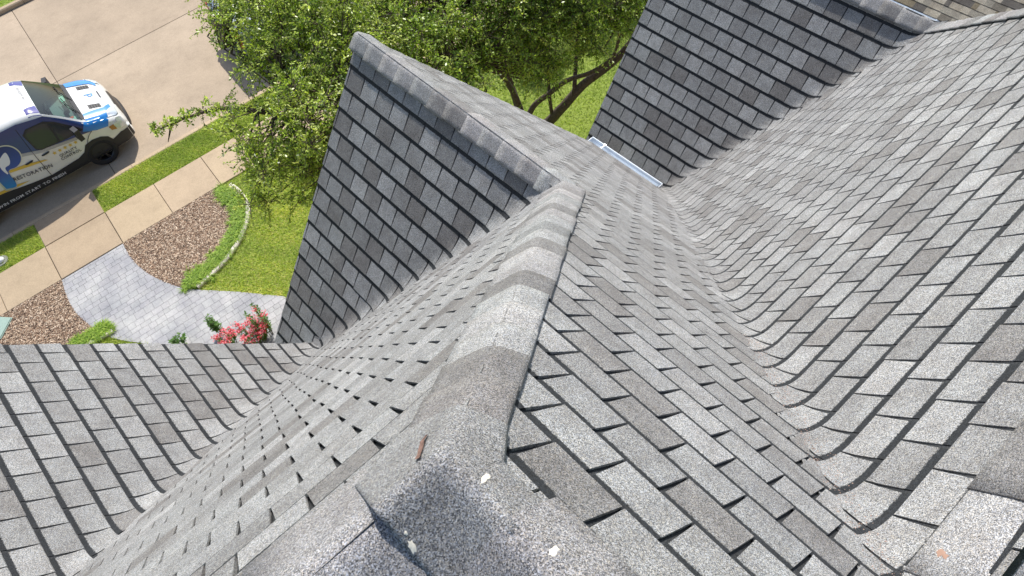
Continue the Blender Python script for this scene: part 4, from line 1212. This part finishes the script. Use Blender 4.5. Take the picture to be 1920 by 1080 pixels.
def patch(kind, body, poly, eps, mat, name, parent, side=-1, cell=.06, label=None):
    """a thin skin fitted to the body. kind side: poly in (x, z); kind top: poly in (x, y)"""
    if area(poly) < 0: poly = poly[::-1]
    V, F, lut_ = [], [], {}
    def vid(p):
        k = (round(p[0], 4), round(p[1], 4))
        if k not in lut_:
            lut_[k] = len(V)
            V.append((p[0], side * (body.side_y(*p) + eps), p[1]) if kind == 'side' else (p[0], p[1], body.top_z(*p) + eps))
        return lut_[k]
    xs = [p[0] for p in poly]; ys = [p[1] for p in poly]
    for i in range(math.floor(min(xs)/cell), math.ceil(max(xs)/cell)):
        for j in range(math.floor(min(ys)/cell), math.ceil(max(ys)/cell)):
            pl = clip_poly(poly, [(i*cell, j*cell), ((i+1)*cell, j*cell), ((i+1)*cell, (j+1)*cell), (i*cell, (j+1)*cell)])
            if len(pl) < 3 or area(pl) < 1e-6: continue
            ids = [vid(p) for p in pl]; ids = [a for n_, a in enumerate(ids) if a != ids[n_-1]]
            if len(ids) > 2 and len(set(ids)) == len(ids): F.append(ids)
    if not F: return None
    o = part(name, V, F, mat, parent, False, smooth=True)
    if label: o['label'] = label
    return o

def text_part(txt, size, mat, parent, name, place, stretch=1.0, rot_=0.0, shear=0.0, spacing=1.0):
    """lettering turned into meshes, one per letter; place(u, v) maps the flat text plane to the body"""
    def glyphs(t):
        cu = bpy.data.curves.new('lettering', 'FONT'); cu.body = t; cu.size = size; cu.shear = shear; cu.space_character = spacing; cu.resolution_u = 2; cu.offset = size*.012
        ob = bpy.data.objects.new('lettering', cu); COL.objects.link(ob); bpy.context.view_layer.update()
        me = bpy.data.meshes.new_from_object(ob.evaluated_get(bpy.context.evaluated_depsgraph_get())); w_ = ob.dimensions.x
        bpy.data.objects.remove(ob, do_unlink=True); return me, w_
    c_, s_ = math.cos(rot_), math.sin(rot_); adv = 0.0
    for ch in txt:
        if ch == ' ': adv += size*.38*spacing; continue
        me, w_ = glyphs(ch)
        for v in me.vertices:
            u, w = (v.co.x + adv)*stretch, v.co.y; v.co = Vector(place(u*c_ - w*s_, u*s_ + w*c_))
        me.materials.clear(); me.materials.append(mat); me.name = name
        link(name, me, parent, False)
        adv += w_ + size*.085*spacing
    return None

# ---- the wrapped van: x forward (street +s), y left, origin under its middle
VS, VT, VK = -2.49, 18.40, 1.12
vx, vy, _ = G(VS, VT, STZ)
van = empty('delivery_van', (vx, vy, STZ), SA); van.scale = (1.0, 1.09, VK)
tag(van, 'white and navy blue wrapped contractor van with black wheels parked at the kerb', 'van')
def vring(p):
    x, zt, wt, w, zb = p
    zb = min(zb, zt - .10)
    mid = zb + (zt - zb) * .62
    return [(w*.90, .20), (w*.985, .30), (w, .55), (w*.995, zb*.82), (w*.985, zb), ((w*.985*.38 + wt*.62), mid), (wt + .015, zt - .085), (wt - .035, zt - .03), (wt*.80, zt - .006), (wt*.4, zt + .004), (0, zt + .008)]
L0 = 2.49
vst = [(-.27, .62, .50, .60, .45), (-.30, .78, .62, .74, .6), (-.37, .90, .72, .83, .7), (-.50, .985, .78, .89, .80), (-.75, 1.06, .82, .915, .88), (-1.04, 1.13, .83, .92, .95),
       (-1.10, 1.17, .80, .92, .98), (-1.45, 1.47, .755, .92, 1.0), (-1.74, 1.70, .73, .92, 1.02), (-1.90, 1.775, .725, .92, 1.03), (-2.3, 1.82, .725, .92, 1.05), (-3.3, 1.84, .73, .92, 1.06), (-4.7, 1.82, .73, .915, 1.06), (-5.02, 1.76, .72, .90, 1.05), (-5.10, 1.62, .70, .885, 1.05)]
vst = [(p[0] + L0, *p[1:]) for p in vst]
vb = Body(vst, vring)
def loft(body, xs, skip=None):
    V, F = [], []; m_ = len(body.sec(xs[0]))
    for x in xs:
        q = body.sec(x)
        for y, z in q: V.append((x, -y, z))
        for y, z in q[:-1][::-1]: V.append((x, y, z))
    n = 2*m_ - 1
    for i in range(len(xs) - 1):
        for j in range(n - 1):
            if skip and skip((xs[i] + xs[i+1]) / 2, j if j < m_ - 1 else 2*m_ - 3 - j): continue
            F.append((i*n + j, i*n + j + 1, (i+1)*n + j + 1, (i+1)*n + j))
    F.append(tuple(range(n))[::-1]); F.append(tuple((len(xs)-1)*n + k for k in range(n)))
    return V, F
xs = sorted(set([p[0] for p in vst] + [L0 - 1.2 - .1*k for k in range(6)] + [L0 - 2.6, L0 - 3.0, L0 - 3.6]), reverse=True)
ws = lambda x, j: (L0 - 1.74 < x < L0 - 1.10) and j >= 7
V, F = loft(vb, xs, ws)
part('body', V, F, M_VW, van, False, smooth=True)
# windscreen and what lies behind it
wsx = [L0 - 1.10 - .64*k/6 for k in range(7)]
Vg, Fg = [], []
ysn = [-1, -.8, -.4, 0, .4, .8, 1]
for x in wsx:
    q = vb.sec(x); ww = q[7][0]
    for t in ysn: Vg.append((x, t*ww, vb.top_z(x, t*ww) + .004))
for i in range(6):
    for j in range(6): Fg.append((i*7 + j, i*7 + j + 1, (i+1)*7 + j + 1, (i+1)*7 + j))
wsc = part('windscreen', Vg, Fg, M_GLASS, van, False, smooth=True)
mb = MB(); mb.box((L0 - 1.62, -.74, .80), (L0 - 1.02, .74, .98)); mb.box((L0 - 1.30, -.62, .98), (L0 - 1.08, .62, 1.03)); db = mb.build('dashboard', M_INT, van, world_space=False)
mb = MB(); mb.box((L0 - 2.6, -.80, .35), (L0 - 1.6, .80, .45)); mb.build('floor', M_INT, van, world_space=False)
for y in (-.38, .38):
    mb = MB(); mb.box((L0 - 2.35, y - .24, .45), (L0 - 1.88, y + .24, .72)); mb.box((L0 - 2.45, y - .24, .70), (L0 - 2.28, y + .24, 1.32)); mb.box((L0 - 2.44, y - .13, 1.32), (L0 - 2.32, y + .13, 1.50)); mb.build('seat', M_INT, van, world_space=False)
mb = MB(); n = 18; cx_, cy_, cz_ = L0 - 1.72, .38, .98
mb.tube([(cx_ + .17*math.cos(2*math.pi*k/n)*.5, cy_ + .18*math.sin(2*math.pi*k/n), cz_ + .17*math.cos(2*math.pi*k/n)*.85) for k in range(n + 1)], .014, 6); mb.tube([(cx_ + .1, cy_, cz_ - .08), (cx_, cy_, cz_)], .03, 6); mb.build('steering_wheel', M_CLAD, van, world_space=False)
def card(name, mat, x, y, a, l, w, z=1.035):
    mb = MB(); mt = Matrix.Translation((x, y, z)) @ Matrix.Rotation(a, 4, 'Z'); mb.box((-l/2, -w/2, 0), (l/2, w/2, .004), mt); return mb.build(name, mat, van, world_space=False)
card('mint_paper', M_MINT, L0 - 1.20, -.50, .2, .17, .30); card('red_paper', M_REDP, L0 - 1.30, -.36, .2, .12, .08, 1.04); card('mint_paper', M_MINT, L0 - 1.22, .42, .1, .16, .22)
mb = MB(); mb.box((L0 - 1.34, -.12, 1.03), (L0 - 1.24, .10, 1.10)); mb.build('navigation_screen', M_DGLASS, van, world_space=False)
# blue and navy wrap
patch('top', vb, [(L0 - 1.99, -.76), (L0 - 1.73, -.76), (L0 - 1.75, -.42), (L0 - 1.99, -.50)], .004, M_PURP, 'roof_stripe', van)
patch('top', vb, [(L0 - 1.99, .76), (L0 - 1.73, .76), (L0 - 1.75, .42), (L0 - 1.99, .50)], .004, M_PURP, 'roof_stripe', van)
for sd_ in (-1, 1):
    hb = [(L0 - .42, .40*sd_), (L0 - .55, .52*sd_), (L0 - .85, .55*sd_), (L0 - 1.03, .58*sd_), (L0 - 1.05, .85*sd_), (L0 - .75, .84*sd_), (L0 - .50, .79*sd_), (L0 - .41, .66*sd_)]
    patch('top', vb, hb, .014, M_BLUE, 'bonnet_stripe', van)
    roofrail = [(L0 - 1.04, .955), (L0 - 1.10, 1.10), (L0 - 1.45, 1.40), (L0 - 1.74, 1.63), (L0 - 2.3, 1.74), (L0 - 3.3, 1.76), (L0 - 4.95, 1.68), (L0 - 5.02, .98), (L0 - 3.4, 1.02), (L0 - 2.64, 1.22), (L0 - 2.24, 1.10), (L0 - 1.45, .97), (L0 - .98, .90), (L0 - .72, .86), (L0 - .8, .92)]
    patch('side', vb, roofrail, .012, M_NAVY, 'navy_wrap', van, sd_, .05)
    patch('side', vb, [(L0 - .62, .93), (L0 - .72, .83), (L0 - .98, .88), (L0 - 1.25, 1.0), (L0 - 1.12, 1.12), (L0 - 1.0, 1.08), (L0 - .66, 1.0)], .018, M_BLUE, 'wing_stripe', van, sd_, .04)
    patch('side', vb, [(L0 - 2.24, 1.095), (L0 - 2.64, 1.215), (L0 - 2.64, 1.15), (L0 - 2.24, 1.03), (L0 - 1.45, .90), (L0 - 1.45, .965)], .014, M_GREYP, 'grey_stripe', van, sd_, .06)
    clad = [(L0 - .30, .22), (L0 - .30, .52), (L0 - .55, .56), (L0 - .80, .50), (L0 - .86, .62), (L0 - 1.0, .70), (L0 - 1.2, .735), (L0 - 1.4, .70), (L0 - 1.52, .56), (L0 - 1.7, .50), (L0 - 2.4, .46), (L0 - 2.84, .52), (L0 - 3.6, .66), (L0 - 5.05, .80), (L0 - 5.05, .22)]
    patch('side', vb, clad, .008, M_CLAD, 'sill_cladding', van, sd_, .05)
    win = [(L0 - 1.20, 1.03), (L0 - 1.26, 1.10), (L0 - 1.62, 1.44), (L0 - 1.80, 1.55), (L0 - 2.20, 1.58), (L0 - 2.33, 1.50), (L0 - 2.30, 1.14), (L0 - 2.20, 1.08), (L0 - 1.6, 1.03)]
    patch('side', vb, win, .016, M_CLAD, 'window_frame', van, sd_, .05)
    w1 = [(L0 - 1.30, 1.07), (L0 - 1.65, 1.40), (L0 - 1.72, 1.45), (L0 - 1.76, 1.06), (L0 - 1.5, 1.055)]
    w2 = [(L0 - 1.80, 1.07), (L0 - 1.77, 1.49), (L0 - 1.85, 1.53), (L0 - 2.18, 1.55), (L0 - 2.29, 1.47), (L0 - 2.27, 1.15), (L0 - 2.18, 1.10)]
    patch('side', vb, w1, .019, M_DGLASS, 'side_window', van, sd_, .05); patch('side', vb, w2, .019, M_DGLASS, 'side_window', van, sd_, .05)
    for seam in ([(L0 - 2.36, 1.66), (L0 - 2.40, 1.1), (L0 - 2.42, .46)], [(L0 - 1.06, .93), (L0 - 1.24, .82), (L0 - 1.40, .62)], [(L0 - 3.5, 1.7), (L0 - 3.55, .7)]):
        pp_ = catmull(seam, 5); mb = MB(); mb.tube([(x, sd_*(vb.side_y(x, z) + .012), z) for x, z in pp_], .006, 4); mb.build('door_seam', M_CLAD, van, world_space=False)
    for hx in (L0 - 2.20, L0 - 2.60):
        mb = MB(); y_ = sd_*(vb.side_y(hx, .97) + .022); mb.tube([(hx - .09, y_ - sd_*.015, .965), (hx - .05, y_, .97), (hx + .06, y_, .975), (hx + .09, y_ - sd_*.015, .975)], [.012, .018, .018, .012], 6); mb.build('door_handle', M_CLAD, van, world_space=False)
    # mirror
    mb = MB(); my = sd_*.93; mb.tube([(L0 - 1.30, sd_*.86, 1.02), (L0 - 1.33, sd_*.98, 1.04)], .03, 6)
    mb.box((-.06, -.10, -.13), (.05, .10, .14), Matrix.Translation((L0 - 1.36, sd_*1.05, 1.10)) @ Matrix.Rotation(-sd_*.25, 4, 'Z')); mr_ = mb.build('wing_mirror', M_CLAD, van, world_space=False)
    # lamps
    patch('side', vb, [(L0 - .33, .62), (L0 - .36, .82), (L0 - .47, .875), (L0 - .60, .80), (L0 - .58, .70), (L0 - .42, .60)], .022, M_LAMP, 'headlight', van, sd_, .03)
    patch('top', vb, [(L0 - .345, .50*sd_), (L0 - .36, .70*sd_), (L0 - .47, .80*sd_), (L0 - .60, .83*sd_), (L0 - .55, .68*sd_), (L0 - .43, .54*sd_)], .020, M_LAMP, 'headlight', van, cell=.04)
    patch('side', vb, [(L0 - .60, .80), (L0 - .72, .80), (L0 - .70, .70), (L0 - .58, .66)], .009, M_AMB, 'turn_signal', van, sd_, .03)
    wheel(van, L0 - 1.18, sd_*.935, sd_); wheel(van, L0 - 4.25, sd_*.935, sd_)
    patch('side', vb, [(L0 - 4.25 + .40*math.cos(a), .33 + .40*math.sin(a)) for a in [math.pi*k/10 - .3 for k in range(0, 12)]], .007, M_CLAD, 'wheel_arch', van, sd_, .05)
# bonnet vents, bonnet badge, wipers, bumper, grille
for y_, s_ in ((.40, 1), (-.40, -1)):
    v_ = patch('top', vb, [(L0 - .58, y_ - .07), (L0 - .58, y_ + .07), (L0 - .84, y_ + .10*1), (L0 - .84, y_ - .05)], .006, M_CLAD, 'bonnet_vent', van)
    for k in range(4):
        x = L0 - .62 - .055*k; mb = MB(); mb.tube([(x, y_ - .06, vb.top_z(x, y_) + .010), (x, y_ + .07, vb.top_z(x, y_) + .010)], .006, 4); mb.build('louvre', M_RIM, v_, world_space=False)
mb = MB(); mb.box((L0 - .46, -.82, .24), (L0 - .22, .82, .50)); bp_ = mb
V, F = [], []
for k in range(17):
    y_ = -.84 + 1.68*k/16; fx = L0 - .20 - .26*(abs(y_)/.84)**3.0
    for z_, dx in ((.22, -.06), (.30, 0), (.46, .02), (.56, -.03), (.58, -.12)): V.append((fx + dx, y_, z_))
for k in range(16):
    for j in range(4): F.append((k*5 + j, k*5 + j + 1, (k+1)*5 + j + 1, (k+1)*5 + j))
part('bumper', V, F, M_CLAD, van, False, smooth=True)
V, F = [], []
for k in range(11):
    y_ = -.46 + .92*k/10; fx = L0 - .225 - .16*(abs(y_)/.84)**2.2
    for z_, dx in ((.56, 0), (.66, -.012), (.76, -.045), (.82, -.08)): V.append((fx + dx, y_, z_))
for k in range(10):
    for j in range(3): F.append((k*4 + j, k*4 + j + 1, (k+1)*4 + j + 1, (k+1)*4 + j))
part('grille', V, F, M_RIM, van, False)
for y0_, y1_ in ((-.55, .02), (.0, .56)):
    mb = MB(); mb.tube([(L0 - 1.06, y0_, 1.165), (L0 - 1.20, (y0_+y1_)/2, vb.top_z(L0 - 1.20, .2) + .03), (L0 - 1.24, y1_, vb.top_z(L0 - 1.24, y1_) + .02)], .009, 4); mb.build('wiper', M_CLAD, van, world_space=False)
patch('top', vb, [(L0 - 1.035, -.76), (L0 - 1.035, .76), (L0 - 1.12, .74), (L0 - 1.12, -.74)], .007, M_CLAD, 'cowl', van)
# lettering and emblems on the near (right) side
def on_side(x0, z0): return lambda u, v: (x0 - 0 + u, -(vb.side_y(x0 + u, z0 + v) + .020), z0 + v)
text_part('RESTORATION', .125, M_INKD, van, 'letter', on_side(L0 - 3.12, .765), .98, math.radians(-9))
text_part('WIN FROM START TO FINISH', .098, M_INKW, van, 'letter', on_side(L0 - 3.80, .36), 1.18, math.radians(-1.5), spacing=1.12)
text_part('QUALITY', .092, M_INKD, van, 'letter', on_side(L0 - 2.0, .745), 1.05, math.radians(-2), spacing=1.1)
text_part('CONTROL', .092, M_INKD, van, 'letter', on_side(L0 - 2.02, .655), 1.05, math.radians(-2), spacing=1.1)
text_part('S', .17, M_GOLD, van, 'letter', on_side(L0 - 3.62, .66), 1.0)
for k in range(5):
    cx_, cz_ = L0 - 2.04 + .128*k, .885 - .004*k; st_ = []
    for q in range(10):
        rr_ = .052 if q % 2 == 0 else .021; a = math.pi/2 + q*math.pi/5; st_.append((cx_ + rr_*math.cos(a), cz_ + rr_*math.sin(a)))
    V = [(x, -(vb.side_y(x, z) + .011), z) for x, z in st_] + [(cx_, -(vb.side_y(cx_, cz_) + .014), cz_)]
    part('star', V, [(10, q, (q+1) % 10) for q in range(10)], M_GOLD, van, False)
# big rounded letter P with a leaf
Pout = catmull([(-3.36, .70), (-3.14, .66), (-3.06, 1.02), (-2.86, 1.03), (-2.70, 1.10), (-2.62, 1.24), (-2.66, 1.40), (-2.80, 1.50), (-3.05, 1.53), (-3.30, 1.50)], 5) + [(-3.36, 1.48)]
Pout = [(x + L0, z) for x, z in Pout]
cxp, czp = sum(p[0] for p in Pout)/len(Pout), sum(p[1] for p in Pout)/len(Pout)
patch('side', vb, [(cxp + (x - cxp)*1.09, czp + (z - czp)*1.07) for x, z in Pout], .016, M_SILV, 'emblem_outline', van, -1, .05)
patch('side', vb, Pout, .019, M_GRAD, 'emblem_letter', van, -1, .05)
leafp = [(x + L0, z) for x, z in catmull([(-3.12, .98), (-3.14, 1.12), (-3.10, 1.26), (-2.98, 1.34), (-2.84, 1.38), (-2.86, 1.24), (-2.94, 1.14), (-3.06, 1.12), (-3.09, .99)], 4)]
patch('side', vb, leafp, .023, M_INKW, 'emblem_leaf', van, -1, .05)
for pts in ([(-3.06, 1.03), (-2.7, .98), (-2.3, .86), (-2.25, .82), (-2.6, .88), (-3.05, .97)], [(-4.2, .72), (-3.6, .72), (-3.1, .66), (-2.85, .60), (-3.2, .61), (-3.7, .66), (-4.2, .67)]):
    patch('side', vb, [(x + L0, z) for x, z in pts], .010, M_GOLD, 'gold_swoosh', van, -1, .05)
text_part('8K000PY987', .085, M_GREYP, van, 'roof_letter', lambda u, v: (L0 - 1.90 + v, .36 - u, vb.top_z(L0 - 1.90 + v, .36 - u) + .008), 1.1)
text_part('p', .26, M_BLUE, van, 'bonnet_emblem', lambda u, v: (L0 - .72 + v, .12 - u, vb.top_z(L0 - .72 + v, .12 - u) + .008), 1.1)
patch('top', vb, [(L0 - .50, -.12), (L0 - .47, -.12), (L0 - .47, .16), (L0 - .50, .16)], .008, M_INKD, 'bonnet_lettering', van)
# number plate side of the shop name on the tail is out of the picture

# ---- pickup under the oak, seen from its tail
TS, TT = 5.95, 18.72
tx, ty, _ = G(TS, TT, STZ)
tr_ = empty('pickup_truck', (tx, ty, STZ), SA); tag(tr_, 'blue grey pickup truck parked on the street, half hidden under the oak crown', 'pickup truck')
M_TP = car_paint('truck_blue_grey', (.16, .20, .24), .3); M_TON = simple('bed_cover', (.20, .235, .27), .45, noise=.15, nscale=8)
def tring(p):
    x, zt, wt, w, zb = p; zb = min(zb, zt - .03)
    return [(w*.9, .42), (w*.98, .50), (w, .75), (w*.99, zb), (wt + .02, zt - .05), (wt - .03, zt - .015), (wt*.6, zt), (0, zt + .01)]
tst = [(2.85, .95, .62, .80, .8), (2.75, 1.10, .80, .92, .95), (2.3, 1.18, .86, .97, 1.05), (1.75, 1.22, .86, .98, 1.1), (1.15, 1.72, .70, .98, 1.15), (.95, 1.83, .68, .98, 1.16), (-.55, 1.85, .68, .98, 1.16), (-.85, 1.75, .70, .98, 1.16), (-.98, 1.25, .90, .98, 1.16), (-2.80, 1.24, .90, .98, 1.16), (-2.90, 1.20, .88, .96, 1.1)]
tb_ = Body(tst, tring); V, F = loft(tb_, [p[0] for p in tst]); part('body', V, F, M_TP, tr_, False, smooth=False)
patch('top', tb_, [(-1.05, -.80), (-1.05, .80), (-2.80, .80), (-2.80, -.80)], .012, M_TON, 'bed_cover', tr_, cell=.2)
for x in (-1.6, -2.2):
    mb = MB(); mb.box((x - .008, -.80, 1.245), (x + .008, .80, 1.268)); mb.build('cover_seam', M_CLAD, tr_, world_space=False)
for y_ in (-.84, .84):
    mb = MB(); mb.box((-2.82, y_ - .025, 1.215), (-1.02, y_ + .025, 1.265)); mb.build('bed_rail', M_CLAD, tr_, world_space=False)
patch('top', tb_, [(1.66, -.66), (1.66, .66), (1.20, .60), (1.20, -.60)], .008, M_DGLASS, 'windscreen', tr_, cell=.15)
patch('top', tb_, [(-.88, -.60), (-.88, .60), (-.96, .62), (-.96, -.62)], .008, M_DGLASS, 'rear_window', tr_, cell=.1)
for sd_ in (-1, 1):
    patch('side', tb_, [(1.35, 1.22), (1.0, 1.66), (.25, 1.68), (.22, 1.22)], .008, M_DGLASS, 'side_window', tr_, sd_, .1); patch('side', tb_, [(.12, 1.22), (.14, 1.68), (-.60, 1.66), (-.68, 1.22)], .008, M_DGLASS, 'side_window', tr_, sd_, .1)
    mb = MB(); mb.box((-2.93, sd_*.94 - .05, .78), (-2.86, sd_*.94 + .035, 1.14)); mb.build('tail_light', M_RED, tr_, world_space=False)
    wheel(tr_, 1.85, sd_*.985, sd_, .39, .26); wheel(tr_, -1.85, sd_*.985, sd_, .39, .26)
    mb = MB(); mb.box((-.06, -.12, -.09), (.05, .12, .10), Matrix.Translation((1.12, sd_*1.12, 1.28))); mb.build('wing_mirror', M_CLAD, tr_, world_space=False)
mb = MB(); mb.box((-3.06, -.92, .50), (-2.90, .92, .68)); mb.box((-3.10, -.12, .46), (-2.98, .12, .52)); mb.build('rear_bumper', M_CLAD, tr_, world_space=False)
mb = MB(); mb.box((-2.925, -.80, .70), (-2.90, .80, 1.16)); tg_ = mb.build('tailgate', M_TP, tr_, world_space=False)
mb = MB(); mb.box((-2.95, -.13, .98), (-2.925, .13, 1.05)); mb.build('tailgate_handle', M_CLAD, tg_, world_space=False)
mb = MB(); mb.box((2.78, -.88, .5), (2.95, .88, .72)); mb.build('front_bumper', M_CLAD, tr_, world_space=False)
#@@NEXT@@
